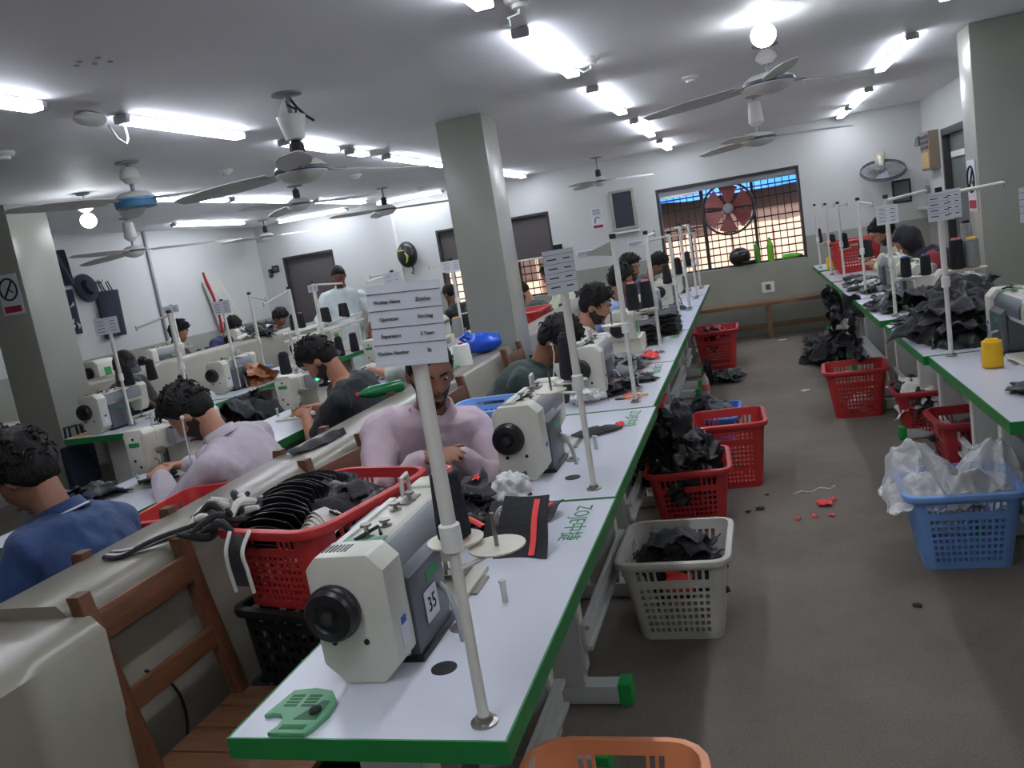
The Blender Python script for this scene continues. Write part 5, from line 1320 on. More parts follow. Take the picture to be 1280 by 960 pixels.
PEOPLE = []
def person(label, hip, rz, head, hpitch=25, hyaw=0, hands=None, shirt=(120, 120, 120), sleeve='long', hair='short', beard=None, skin=(150, 104, 80), vox=0.011, collar=None, seat=0.47, trousers=None, scarf=None, cap=None, earphone=None, legs='sit', legrz=0, open_neck=False, hroll=0, curl=0.5, tails=0.0, width=1.0, stripe=None, feet=None):
    t = thing('person', label, 'person', (hip[0], hip[1], 0), rz)
    Minv = Matrix.Rotation(-rz, 3, 'Z')
    def loc(p): return Minv @ (Vector(p) - Vector((hip[0], hip[1], 0)))
    H = Vector((0, 0, hip[2])); HC = loc(head)
    Rh = (Matrix.Rotation(R(hyaw), 3, 'Z') @ Matrix.Rotation(R(-hpitch), 3, 'X') @ Matrix.Rotation(R(hroll), 3, 'Y'))
    NB = HC - Rh @ Vector((0, 0.022, 0.095)) - Vector((0, 0.02, 0.065))       # base of the neck
    up = (NB - H).normalized(); L = (NB - H).length
    side = Vector((1, 0, 0)); side = (side - up * side.dot(up)).normalized(); back = up.cross(side) * 1.0   # forward = side x up ...
    fwd = side.cross(up) * -1.0; fwd = up.cross(side)
    if fwd.y < 0: fwd = -fwd
    def spine(s): return H.lerp(NB, s) - fwd * (0.055 * math.sin(math.pi * min(1, s * 0.95)))
    def ring(c, w, d_, n=20, e=0.85):
        pts = []
        for k in range(n):
            a = 2 * math.pi * k / n; ca, sa = math.cos(a), math.sin(a)
            pts.append(c + side * (w * math.copysign(abs(ca) ** e, ca)) + fwd * (d_ * math.copysign(abs(sa) ** e, sa)))
        return pts
    prof = ((-0.12, .13, .10), (-0.04, .165, .118), (0.15, .160, .115), (0.34, .152, .108), (0.55, .162, .112), (0.72, .172, .112), (0.86, .168, .096), (0.94, .125, .075), (1.0, .070, .060))
    body = MB()
    body.loft([ring(spine(s), w * width, d_ * width) for s, w, d_ in prof])
    capsule(body, NB - up * 0.04, HC - Rh @ Vector((0, 0.02, 0.05)), 0.056, 0.052)
    sphere_mesh(body, head_point, Rh, HC)
    for s in (-1, 1):
        body.ell(HC + Rh @ Vector((s * 0.077, -0.008, -0.006)), (0.010, 0.020, 0.032), 10, 8, Rh @ Matrix.Rotation(R(-12 * s), 3, 'Z'))
    SH = spine(0.84)
    shl = {s: SH + side * (s * 0.178 * width) - up * 0.01 for s in (-1, 1)}
    arms = {}
    hands = hands or {}
    for s in (-1, 1):
        T = hands.get(s)
        if T is None: T = Vector((s * 0.2, 0.42, 0.62))
        elif T[0] == 'local': T = Vector(T[1])
        else: T = loc(T)
        hd = (T - shl[s]); hd = Vector((hd.x * 0.4 - s * 0.15 * abs(hd.y), hd.y, hd.z * 0.55)).normalized()
        if legs == 'stand': hd = Vector((0, 0.25, -1)).normalized()
        Wp = T - hd * 0.10
        El, Wr = ik(shl[s], Wp, 0.285, 0.26, Vector((s * 0.75, -0.35, -0.7)) if legs == 'sit' else Vector((s * 0.8, -0.9, 0)))
        fd = (Wr - El).normalized(); hd = (hd * 0.5 + fd * 0.5).normalized()
        arms[s] = (shl[s], El, Wr, hd)
        capsule(body, SH + side * (s * 0.08), shl[s], 0.062, 0.052)
        capsule(body, shl[s], El, 0.050, 0.042); capsule(body, El, Wr, 0.042, 0.028)
        nrm = Vector((s * 0.35, 0.1, 1.0)) if legs == 'sit' else Vector((s, 0, 0.2))
        hand(body, Wr, hd, s, nrm, curl)
    # legs
    lz = Matrix.Rotation(R(legrz), 3, 'Z'); J = {}
    for s in (-1, 1):
        hp = H + lz @ Vector((s * 0.09, 0, -0.02))
        if legs == 'sit':
            kn = H + lz @ Vector((s * 0.13, 0.41, 0.0)); kn.z = seat + 0.075
            an = kn + lz @ Vector((s * 0.02, -0.10, 0)); an.z = 0.10
        else:
            kn = Vector((s * 0.10, 0.03, 0.50)); an = Vector((s * 0.11, 0.0, 0.10))
        tl = an + lz @ Vector((s * 0.02, 0.15, 0)); tl.z = 0.045
        J[s] = (hp, kn, an, tl)
        capsule(body, hp, kn, 0.085, 0.058); capsule(body, kn, an, 0.056, 0.036); capsule(body, an - Vector((0, 0, 0.045)), tl, 0.038, 0.032)
    o = obj('body', finish(body, vox, 3), skin_mat(skin), t)
    # eyes, brows, lips
    if vox < 0.0115:
        for s in (-1, 1):
            e = MB(); e.ell((0, 0, 0), (0.0120, 0.009, 0.0042), 12, 8)
            eo = e.build('eye', m_eyew, t); eo.matrix_local = Matrix.Translation(HC + Rh @ Vector((s * 0.031, 0.0775, 0.004))) @ Rh.to_4x4()
            MB().ell((0, 0.0065, -0.001), (0.0056, 0.0035, 0.0042), 10, 6).build('iris', m_iris, eo)
            b = MB().tube([HC + Rh @ Vector((s * x, y, z)) for x, y, z in ((0.012, 0.0985, 0.0245), (0.03, 0.0955, 0.031), (0.047, 0.083, 0.026))], [0.003, 0.0045, 0.002], 6)
            b.build('eyebrow', m_hair, t)
        MB().tube([HC + Rh @ Vector((x, y, -0.067)) for x, y in ((-0.022, 0.089), (0, 0.1015), (0.022, 0.089))], [0.002, 0.005, 0.002], 6).build('lips', m_lip, t)
    hb = MB(); seed = len(PEOPLE) + 1
    if hair: 
        sphere_mesh(hb, hair_fn(hair, seed), Rh, HC, 48, 36); hb.build('hair', m_hair, t, smooth=180)
        if hair in ('messy', 'full'):
            tf = MB(); rr = random.Random(seed)
            for _ in range(150 if hair == 'messy' else 90):
                a = rr.uniform(0, 6.283); zz = rr.uniform(0.05, 1.0); q = math.sqrt(1 - zz * zz)
                d = Vector((q * math.sin(a), q * math.cos(a), zz))
                if d.y > 0.55 and d.z < 0.5: continue
                p0 = hair_fn(hair, seed)(d) - d * 0.006
                tang = Vector((rr.uniform(-1, 1), rr.uniform(-1, 1), rr.uniform(-0.9, 0.2))); tang = (tang - d * tang.dot(d)).normalized()
                ln = rr.uniform(0.022, 0.045)
                pts = [p0, p0 + tang * ln * 0.5 + d * 0.012, p0 + tang * ln + d * rr.uniform(-0.004, 0.012)]
                tf.tube([HC + Rh @ p for p in pts], [0.006, 0.005, 0.0012], 5)
            tf.build('hair_locks', m_hair, t, smooth=180)['kind'] = 'stuff'
    if beard:
        bb = MB(); sphere_mesh(bb, beard_fn(beard == 'full'), Rh, HC, 44, 32); bb.build('beard', m_beard, t, smooth=180)
    elif beard is None and False: pass
    if cap:
        cm = MB()
        def cf(d):
            p = head_point(d); m = ss(0.02, 0.045, p.z + 0.25 * p.y * (1 if p.y < 0 else 0.1)); return p + d.normalized() * (-0.006 + 0.02 * m)
        sphere_mesh(cm, cf, Rh, HC, 30, 22); co = cm.build('cap', cloth_mat(cap), t, smooth=60)
        br = MB(); br.grid(lambda u, v: HC + Rh @ Vector(((u - 0.5) * 0.14, 0.085 + 0.075 * v * (1 - (2 * u - 1) ** 2 * 0.5), 0.05 - 0.014 * v - 0.012 * (2 * u - 1) ** 2)), 8, 4, 0.004); br.build('brim', cloth_mat(cap), co, smooth=60)
    if scarf:
        sm = MB()
        def sf(d):
            p = head_point(d); face = ss(0.045, 0.075, p.y) * ss(0.055, 0.04, abs(p.x)) * ss(0.065, 0.05, p.z)
            k = 0.018 + 0.02 * ss(-0.02, -0.11, p.z); return p + d.normalized() * (k * (1 - face) - 0.012 * face)
        sphere_mesh(sm, sf, Rh, HC, 40, 30)
        sm2 = MB(); sm2.loft([ring(spine(s), w * width + 0.03, d_ * width + 0.035) for s, w, d_ in ((0.55, .20, .125), (0.72, .19, .125), (0.88, .165, .105), (0.97, .10, .085), (1.06, .075, .075))])
        for q in (sm, sm2): pass
        a = MB(); a.v = sm.v + sm2.v; a.f = sm.f + [tuple(i + len(sm.v) for i in f) for f in sm2.f]
        obj('head_scarf', finish(a, 0.013, 3, 0.008, 12, seed), cloth_mat(scarf), t)
    # shirt
    sm = MB(); ex = 0.014
    prof2 = [(s, w * width + ex + (0.008 if 0.1 < s < 0.6 else 0), d_ * width + ex + (0.012 if 0.1 < s < 0.6 else 0)) for s, w, d_ in ((-0.16 - tails, .158 + tails * 0.25, .118 + tails * 0.1), (-0.04, .166, .122), (0.15, .162, .118), (0.34, .155, .112), (0.55, .163, .113), (0.72, .172, .112), (0.86, .166, .094), (0.945, .138, .088), (0.995, .072, .063))]
    if legs == 'stand' and tails: prof2 = prof2[1:]
    sm.loft([ring(spine(s), w, d_) for s, w, d_ in prof2])
    for s in (-1, 1):
        S_, E_, W_, hd = arms[s]
        capsule(sm, SH + side * (s * 0.07), S_ - up * 0.005, 0.084, 0.070)
        if sleeve == 'long':
            capsule(sm, S_, E_, 0.064, 0.053); capsule(sm, E_, E_.lerp(W_, 0.94), 0.053, 0.038)
        elif sleeve == 'rolled':
            capsule(sm, S_, E_, 0.072, 0.058); capsule(sm, E_, E_.lerp(W_, 0.45), 0.056, 0.048)
        else:
            capsule(sm, S_, S_.lerp(E_, 0.80), 0.066, 0.063)
    if legs == 'stand' and tails:
        sm.loft([[Vector((w * math.cos(2 * math.pi * k / 20), d_ * math.sin(2 * math.pi * k / 20), z)) for k in range(20)] for z, w, d_ in ((H.z - 0.42, .23, .17), (H.z - 0.2, .21, .16), (H.z + 0.05, .192, .15), (H.z + 0.2, .185, .14))])
    sh = obj('shirt', finish(sm, max(vox * 1.05, 0.009), 3, 0.015, 7.5, seed), cloth_mat(shirt), t)
    if collar:
        cl = MB(); n = 24; rings = []
        base = NB + up * 0.005
        ax = (HC - Rh @ Vector((0, 0.03, 0.05)) - NB).normalized()
        sx = (side - ax * side.dot(ax)).normalized(); fx = ax.cross(sx); fx = fx if fx.dot(fwd) > 0 else -fx
        for rr_, zz in ((0.083, -0.015), (0.072, 0.022), (0.066, 0.024), (0.066, -0.01)):
            rings.append([base + sx * (rr_ * math.cos(2 * math.pi * k / n)) + fx * (rr_ * math.sin(2 * math.pi * k / n)) + ax * (zz - 0.035 * max(0, math.sin(2 * math.pi * k / n)) ** 3) for k in range(n)])
        cl.loft(rings); co = cl.build('collar', cloth_mat(collar), t, smooth=60)
        if stripe:
            MB().tube([base + sx * (0.0815 * math.cos(2 * math.pi * k / n)) + fx * (0.0815 * math.sin(2 * math.pi * k / n)) + ax * (-0.010 - 0.035 * max(0, math.sin(2 * math.pi * k / n)) ** 3) for k in range(n + 1)], 0.0035, 6, False).build('collar_stripe', m_card, co)
    if open_neck:
        MB().prism([(-0.045, 0.0), (0.045, 0.0), (0.0, -0.10)], -0.002, 0.002, Matrix(((1, 0, 0), (0, 0, 1), (0, 1, 0)))).build('open_neckline', skin_mat(skin), t, loc=NB + fwd * 0.072 - up * 0.0, rot=(R(-28), 0, 0))
    # trousers and shoes
    tr = MB()
    tr.loft([ring(spine(s), w + 0.012, d_ + 0.014) for s, w, d_ in ((-0.14, .14, .11), (-0.04, .166, .120), (0.10, .160, .115))])
    for s in (-1, 1):
        hp, kn, an, tl = J[s]
        capsule(tr, hp, kn, 0.098, 0.072); capsule(tr, kn, an, 0.070, 0.055)
    obj('trousers', finish(tr, 0.016, 3, 0.006, 10, seed), trousers or m_trs, t)
    for s in (-1, 1):
        hp, kn, an, tl = J[s]
        f = MB(); capsule(f, an - Vector((0, 0, 0.052)), tl - Vector((0, 0, 0.002)), 0.046, 0.040)
        f.build('shoe', m_shoe, t, smooth=180)
    if earphone:
        s = earphone
        p = HC + Rh @ Vector((s * 0.087, 0.004, -0.004))
        e = MB().ell(p, (0.008, 0.010, 0.010), 10, 8).build('earphone', m_white, t)
        q = NB + fwd * 0.12 - up * 0.18 + side * (s * 0.03)
        MB().tube([p, p + Vector((0, 0.004, -0.05)), p.lerp(q, 0.5) + Vector((s * 0.03, 0.02, -0.03)), q], 0.0032, 6).build('earphone_wire', m_white, e)
    PEOPLE.append(t)
    return t

FX, FNX = R(-90), R(90)      # facing +X / -X
# row left of the aisle
person('bearded man in a pale pink shirt facing the camera behind the printed sign', (-1.27, 2.78, 0.57), R(-150), (-1.095, 2.66, 1.185), 20, 4,
       {-1: (-0.98, 2.46, 0.90), 1: (-0.99, 2.36, 0.93)}, (188, 168, 176), 'long', 'short', 'full', (142, 98, 78), 0.0078, (192, 172, 180), legrz=50, open_neck=False, curl=0.7)
person('man in a dark green shirt bent over his work wearing white earphones', (-1.29, 3.98, 0.56), FX, (-0.955, 4.0, 1.075), 46, -4,
       {-1: (-0.80, 4.22, 0.84), 1: (-0.83, 4.02, 0.84)}, (44, 58, 54), 'long', 'full', None, (138, 94, 72), 0.0085, (40, 54, 50), earphone=1, curl=0.7)
person('bearded man in a white shirt looking down in profile behind the dark green shirt', (-1.29, 5.20, 0.56), FX, (-0.97, 5.22, 1.115), 24, 0,
       {-1: (-0.86, 5.42, 0.86), 1: (-0.88, 5.24, 0.86)}, (218, 216, 206), 'long', 'full', 'short', (176, 128, 104), 0.009, (214, 212, 204))
person('worker in a light blue shirt turned away by the third thread stand', (-1.29, 6.72, 0.56), FX, (-1.02, 6.75, 1.155), 22, 10,
       {-1: (-0.86, 6.9, 0.86), 1: (-0.86, 6.6, 0.86)}, (160, 182, 222), 'long', 'full', None, (150, 106, 84), 0.011)
person('bearded man in a dark purple shirt seated beyond the light blue shirt', (-1.29, 8.02, 0.56), R(-100), (-1.10, 7.98, 1.185), 12, -20,
       {-1: (-0.86, 8.2, 0.88), 1: (-0.86, 7.85, 0.88)}, (78, 46, 82), 'long', 'full', 'full', (146, 102, 80), 0.011)
person('dark-haired man seated farthest left of the aisle by the window', (-1.29, 9.45, 0.56), FX, (-1.0, 9.45, 1.11), 40, 0,
       None, (58, 60, 78), 'long', 'full', None, (140, 98, 76), 0.0125)
# row behind the centre half wall
person('man in a blue polo shirt seen from behind at the left edge', (-2.09, 1.95, 0.55), FNX, (-2.20, 1.99, 1.115), 30, 8,
       None, (34, 60, 102), 'short', 'messy', None, (150, 106, 84), 0.0085, (34, 60, 102), stripe=True)
person('man in a lilac shirt with white earphones leaning over his machine', (-2.08, 2.97, 0.56), FNX, (-2.27, 2.90, 1.105), 44, 12,
       {1: (-2.60, 3.06, 0.835), -1: (-2.58, 2.93, 0.835)}, (178, 168, 176), 'long', 'full', 'short', (186, 136, 110), 0.008, (178, 168, 176), earphone=-1, curl=0.65)
person('man in a black t-shirt guiding white cloth under his machine needle', (-2.08, 4.05, 0.56), FNX, (-2.26, 4.01, 1.135), 42, 6,
       {1: (-2.56, 4.20, 0.83), -1: (-2.52, 4.06, 0.825)}, (27, 30, 36), 'short', 'full', 'short', (176, 122, 94), 0.008, None, curl=0.65)
person('worker in a pale shirt mostly hidden behind the printed sign, forearm outstretched', (-2.10, 4.95, 0.56), FNX, (-2.22, 4.96, 1.13), 36, 0,
       {-1: (-2.60, 5.16, 0.90), 1: (-2.56, 5.3, 0.86)}, (206, 214, 208), 'short', 'short', None, (180, 130, 104), 0.0105)
person('bearded man in a dark green shirt right of the centre pillar', (-2.07, 8.22, 0.56), FNX, (-2.26, 8.24, 1.10), 34, 8,
       {-1: (-2.5, 8.1, 0.86), 1: (-2.5, 8.3, 0.86)}, (46, 76, 64), 'long', 'fade', 'full', (176, 130, 104), 0.011)
person('worker in a white vest with lime shoulder by the far window', (-2.07, 9.08, 0.56), FNX, (-2.12, 9.1, 1.18), 20, 0,
       None, (214, 220, 196), 'short', 'full', None, (150, 106, 84), 0.0125)
person('worker with a navy hood bowed low before the far window', (-2.14, 9.72, 0.56), FNX, (-2.12, 9.60, 0.99), 60, 0,
       None, (36, 44, 66), 'long', None, None, (160, 116, 90), 0.0125, scarf=(36, 44, 66))
person('dark-clothed worker just left of the centre pillar before the window', (-3.3, 9.4, 0.56), R(60), (-3.45, 9.45, 1.13), 30, 0,
       None, (32, 32, 36), 'long', 'short', None, (130, 90, 70), 0.0125)
# row right of the left pillar
person('man in a dark t-shirt and cap seated beside the left pillar', (-4.74, 5.52, 0.56), R(-100), (-4.70, 5.36, 1.145), 36, -10,
       {-1: (-4.52, 5.3, 0.86), 1: (-4.55, 5.0, 0.83)}, (38, 42, 40), 'short', 'short', None, (96, 66, 54), 0.0105, cap=(52, 50, 56))
# behind the left half wall
person('dark-haired worker with pale hair band behind the left half wall', (-6.22, 7.75, 0.62), FX, (-6.02, 7.78, 1.225), 22, 0,
       None, (50, 44, 44), 'long', 'messy', None, (160, 112, 84), 0.0125)
person('worker in navy leaning forward behind the left half wall', (-6.22, 8.68, 0.62), FX, (-5.98, 8.70, 1.165), 48, -10,
       None, (54, 58, 96), 'long', 'full', None, (140, 98, 76), 0.0125)
person('farthest worker behind the left half wall, only dark hair showing', (-6.22, 9.8, 0.62), FX, (-6.0, 9.8, 1.14), 40, 0,
       None, (50, 52, 58), 'long', 'full', None, (140, 98, 76), 0.0125)
# standing man
person('man in a white collared tunic standing among the far machines looking down', (-4.55, 8.80, 0.86), R(-155), (-4.50, 8.76, 1.55), 26, -4,
       {-1: ('local', (-0.26, 0.22, 0.80)), 1: ('local', (0.26, 0.22, 0.80))}, (204, 214, 214), 'rolled', 'short', 'short', (120, 84, 66), 0.0115, (208, 218, 218), legs='stand', open_neck=True, tails=0.3, width=1.08)
# right of the aisle
person('man in a pale yellow shirt working right of the aisle before the back wall', (1.40, 8.30, 0.56), FNX, (1.17, 8.32, 1.145), 32, 6,
       {1: (0.98, 8.5, 0.86), -1: (0.98, 8.2, 0.86)}, (206, 206, 160), 'long', 'full', 'short', (160, 114, 90), 0.0105)
person('woman in a black head scarf and dark red dress bent over right of the aisle', (1.50, 7.26, 0.56), FNX, (1.20, 7.33, 1.10), 36, 10,
       {1: (1.02, 7.5, 0.86), -1: (1.02, 7.2, 0.86)}, (138, 42, 52), 'long', None, None, (170, 122, 98), 0.0115, scarf=(30, 30, 38), trousers=M('olive_cloth', (98, 92, 52), 0.85))

# ------------------------------------------------------------------ cloth, cut pieces, bags
def crumple(seed, w, d, amp, n=16, thick=0.003, dome=0.0, ridge=5.0):
    sd = Vector((seed * 7.7, seed * 3.3, seed * 1.9))
    def fn(u, v):
        x, y = (u - 0.5) * w, (v - 0.5) * d
        q = Vector((u * ridge, v * ridge, 0)) + sd
        z = amp * (1 - 2 * abs(noise.noise(q))) + amp * 0.6 * noise.noise(q * 2.3) + amp * 0.3 * noise.noise(q * 5)
        z += dome * (1 - (2 * u - 1) ** 2) * (1 - (2 * v - 1) ** 2)
        k = 1 - 0.25 * noise.noise(q * 0.8 + Vector((3, 3, 3)))
        e = noise.noise(Vector((u * 3, v * 3, 9)) + sd)
        return (x * k + 0.12 * w * e, y * k + 0.12 * d * noise.noise(Vector((v * 3, u * 3, 4)) + sd), z)
    m = MB().grid(fn, n, n, thick)
    zmin = min(v[2] for v in m.v)
    m.v = [(x, y, z - zmin) for x, y, z in m.v]
    return m
_cr = {}
def cmesh(kind, seed):
    key = (kind, seed)
    if key not in _cr:
        P = {'patch': (0.20, 0.16, 0.020, 14, 0.003, 0.02, 2.5), 'rag': (0.25, 0.22, 0.045, 22, 0.003, 0.06, 2.3), 'flat': (0.15, 0.09, 0.008, 10, 0.003, 0.006, 2.0), 'small': (0.11, 0.08, 0.02, 10, 0.003, 0.02, 3.0), 'crisp': (0.22, 0.2, 0.05, 24, 0.002, 0.05, 3.0)}[kind]
        _cr[key] = crumple(seed + len(kind), *P[:3], n=P[3], thick=P[4], dome=P[5], ridge=P[6]).mesh('cloth_piece', smooth=180)
    return _cr[key]
def piece(label, group, kind, seed, loc, rot, mat, name='fabric_piece', cat='fabric', scale=1.0):
    me = cmesh(kind, seed % 5)
    o = bpy.data.objects.new(name, me); COL.objects.link(o)
    if not me.materials: me.materials.append(None)
    o.material_slots[0].link = 'OBJECT'; o.material_slots[0].material = mat
    o.location = loc; o.rotation_euler = rot; o.scale = (scale,) * 3
    return tag(o, label, cat, group)
pr = random.Random(21)
def heap(label, group, c, rx, ry, n, h, kind='rag', mats=(m_fab,), tilt=0.7, scale=1.0, rot=0.0):
    for k in range(n):
        a = pr.uniform(0, 6.283); q = math.sqrt(pr.random()) * (1 - 0.55 * k / n)
        dx, dy = rx * q * math.cos(a), ry * q * math.sin(a)
        x = c[0] + dx * math.cos(rot) - dy * math.sin(rot); y = c[1] + dx * math.sin(rot) + dy * math.cos(rot)
        z = c[2] + h * (k / n) * (1 - 0.4 * q)
        lab = label
        if n > 4:
            lay = ('at the bottom', 'in the middle', 'on top')[min(2, int(3 * k / n))]
            sd = ('left' if dx < -0.25 * rx else 'right' if dx > 0.25 * rx else '') ; fb = 'front' if dy < -0.2 * ry else 'back' if dy > 0.2 * ry else ''
            pos = (fb + ' ' + sd).strip() or 'centre'
            lab = label.replace('piece', 'shiny piece' if 'shiny' not in label and mats[k % len(mats)] is m_leather else 'piece', 1) + ', ' + pos + ' ' + lay
            if len(lab.split()) > 16: lab = label + ', ' + pos
        piece(lab, group, kind, k, (x, y, z), (pr.uniform(-tilt, tilt), pr.uniform(-tilt, tilt), pr.uniform(0, 6.28)), mats[k % len(mats)], scale=scale * pr.uniform(0.85, 1.15))

# baskets in the aisle
heap('black scrap heaped in the grey-white lattice basket', 'black scraps in the grey-white basket', (-0.405, 3.16, 0.14), 0.09, 0.10, 16, 0.17, 'rag', (m_fab, m_leather, m_fab), 0.6, 0.85)
piece('red scrap behind the hand hole of the grey-white basket', None, 'small', 2, (-0.40, 3.03, 0.215), (1.3, 0.2, 0.4), m_redstrip)
heap('shiny black piece heaped in the red basket by the table', 'shiny black pieces in the heaped red basket', (-0.45, 4.28, 0.18), 0.10, 0.13, 20, 0.26, 'crisp', (m_leather, m_leather, m_fab), 0.8, 1.1)
heap('shiny black piece spilling between the heaped red basket and the tables', 'black pieces spilling by the tables', (-0.58, 4.44, 0.22), 0.05, 0.14, 8, 0.34, 'crisp', (m_leather, m_fab), 0.9, 0.9)
heap('black piece lying in the low royal blue basket', 'black pieces in the royal blue basket', (-0.41, 5.8, 0.08), 0.11, 0.14, 10, 0.17, 'rag', (m_fab, m_leather, m_dgrey), 0.6, 0.95)
heap('black piece in the farthest red basket left of the aisle', 'black pieces in the far red basket', (-0.43, 8.85, 0.22), 0.1, 0.14, 6, 0.14, 'rag', (m_fab, m_dred), 0.6)
heap('black and white piece in the dark red basket under the right tables', 'pieces in the dark red basket', (0.93, 5.60, 0.16), 0.1, 0.1, 12, 0.15, 'rag', (m_wfab, m_fab, m_wfab), 0.7, 0.9)
heap('dark piece in the second dark red basket under the right table', 'pieces in the second dark red basket', (0.98, 4.6, 0.16), 0.1, 0.1, 6, 0.15, 'rag', (m_fab,), 0.7, 0.9)
heap('white thread scrap inside the bright red aisle basket', 'white scraps in the bright red basket', (0.62, 6.32, 0.02), 0.07, 0.08, 8, 0.09, 'small', (m_wfab, m_frost), 0.5, 1.1)
heap('dark piece in the red basket behind the half wall', 'dark pieces behind the half wall', (-2.02, 2.46, 0.66), 0.06, 0.1, 5, 0.06, 'small', (m_navy, m_fab), 0.8, 1.2)

# red basket on the black crates
rb = thing('fan_stack', 'fanned stack of black cut pieces standing in the red basket on the crates', 'fabric', (-1.315, 2.14, 0.78), R(-13))
leaf = MB().grid(lambda u, v: ((u - 0.5) * 0.17, 0.015 * math.sin(u * 3.1) * (v) + 0.004 * math.sin(v * 6), (v) * 0.215 - 0.02 * (2 * u - 1) ** 2), 6, 6, 0.003).mesh('leaf')
for k in range(24):
    obj('fan_leaf', leaf, m_fab if k % 3 else m_leather, rb, loc=(-0.02 + 0.002 * math.sin(k * 2.1), -0.12 + 0.0065 * k, 0.004 * math.sin(k * 1.7)), rot=(R(62 - 4.2 * k), R(4 * math.sin(k)), R(18 + 5 * math.sin(k * 1.3))))
heap('soft black piece heaped at the right of the red basket on the crates', 'soft black pieces in the red crate basket', (-1.21, 2.16, 0.80), 0.09, 0.15, 14, 0.09, 'rag', (m_fab, m_leather, m_fab), 0.7, 0.75, R(-13))
gs = thing('grey_stack', 'round-topped stack of grey-white cut pieces at the front of the red basket', 'fabric', (-1.235, 1.985, 0.83), R(-13))
lf2 = MB().grid(lambda u, v: ((u - 0.5) * 0.11 * (1 - 0.2 * abs(2 * v - 1)), (v - 0.5) * 0.10, 0.045 * (1 - (2 * u - 1) ** 2)), 8, 3, 0.002).mesh('leaf')
for k in range(14): obj('grey_leaf', lf2, m_gfab if k % 2 else m_wfab, gs, loc=(0.003 * math.sin(k * 3), -0.045 + 0.007 * k, 0.004 * k), rot=(R(48 - 4 * k), R(5 * math.sin(k * 1.4)), R(4 * math.sin(k * 2.2))))

# black and white straps on the half wall end of the basket
hp = random.Random(5)
for k in range(16):
    p = Vector((-1.50 + hp.uniform(-0.09, 0.09), 1.93 + hp.uniform(-0.07, 0.10), 0.935 + hp.uniform(0, 0.05)))
    a = hp.uniform(0, 6.28); L = hp.uniform(0.05, 0.09)
    pts = [p + Vector((math.cos(a) * L * t + hp.uniform(-.012, .012), math.sin(a) * L * t + hp.uniform(-.012, .012), 0.02 * math.sin(t * 3 + k))) for t in (-1, -0.4, 0.2, 0.8)]
    sp = spl(pts); w = MB().tube(sp, [0.007 + 0.006 * math.sin(math.pi * q / (len(sp) - 1)) for q in range(len(sp))], 8).build('strap', m_fab if k % 2 else m_wfab)
    tag(w, ('black' if k % 2 else 'white') + ' strap in the tangle on the half wall, ' + ('left ' if p.x < -1.5 else 'right ') + ('front' if p.y < 1.945 else 'back') + (' on top' if p.z > 0.96 else ' underneath'), 'strap', ('black' if k % 2 else 'white') + ' straps tangled on the half wall')
for k in range(4):
    w = MB().tube(spl([(-1.53, 1.90 - 0.01 * k, 0.93 + 0.008 * k), (-1.60, 1.82 - 0.012 * k, 0.931 + 0.006 * k), (-1.66, 1.77 - 0.016 * k, 0.929), (-1.72, 1.76 - 0.012 * k, 0.929)]), 0.0065, 8).build('strap', m_fab if k % 2 else m_wfab)
    tag(w, ('black' if k % 2 else 'white') + ' long strap trailing flat along the half wall top', 'strap', 'long straps on the half wall')
hs = thing('edged_strap', 'black strap with white edges hanging down the front of the red basket', 'strap', (-1.345, 1.790, 0.84))
MB().grid(lambda u, v: ((u - 0.5) * 0.06, -0.02 - 0.02 * v * (1 - v) + 0.03 * v ** 6, -0.03 + 0.13 * v), 6, 10, 0.004).build('strap_cloth', m_fab, hs, smooth=60, rot=(0, 0, R(-13)))
for s in (-1, 1): MB().tube(spl([(s * 0.031, -0.022 + 0.007 * -s, -0.045), (s * 0.032, -0.03 + 0.007 * -s, 0.02), (s * 0.029, -0.03 + 0.007 * -s, 0.07), (s * 0.03, 0.01, 0.11)]), 0.0055, 8).build('white_edge', m_wfab, hs)

# on the half wall
fg = thing('folded_glove', 'long folded dark glove piece lying on the half wall behind the red basket', 'fabric', (-1.70, 2.86, 0.921), R(72))
MB().grid(lambda u, v: ((u - 0.5) * 0.30, (v - 0.5) * 0.085 * (0.35 + math.sin(math.pi * min(1, 0.1 + u)) * 0.8), 0.008 + 0.028 * math.sin(math.pi * v) * (0.4 + 0.6 * u) + 0.004 * math.sin(u * 18)), 16, 8, 0.004).build('folded_cloth', m_fab, fg, smooth=60)
bb_ = thing('carrier_bag', 'bright blue knotted plastic bag lying on the half wall before the centre pillar', 'bag', (-1.70, 5.10, 0.921), R(20))
b_ = MB(); b_.ell((0, 0, 0.06), (0.12, 0.09, 0.06), 28, 18)
b_.v = [tuple(Vector(v) * (1 + 0.16 * noise.noise(Vector(v) * 22) + 0.1 * (1 - 2 * abs(noise.noise(Vector(v) * 14))))) for v in b_.v]
zb = min(v[2] for v in b_.v); b_.v = [(x, y, z - zb) for x, y, z in b_.v]
b_.build('bag_body', m_bluebag, bb_, smooth=50)
MB().tube([(-0.06, -0.02, 0.10), (-0.11, -0.03, 0.13), (-0.14, -0.02, 0.115), (-0.11, -0.04, 0.085)], [0.012, 0.02, 0.016, 0.008], 8).build('knot_ear', m_bluebag, bb_)
MB().tube([(-0.05, 0.0, 0.10), (-0.09, 0.02, 0.14), (-0.13, 0.02, 0.135)], [0.012, 0.016, 0.008], 8).build('knot_ear', m_bluebag, bb_)
gbt = bottle('soda_bottle', 'green bottle with a red cap lying on the half wall behind the pink shirted man', (-1.775, 3.92, 0.955), (18, 110, 60), 0.25, 0.032, None, (190, 40, 50), (R(90), 0, R(-50)))
gc = thing('green_cloth', 'green and dark folded cloth beside the large white cone on the half wall', 'fabric', (-1.74, 4.46, 0.921))
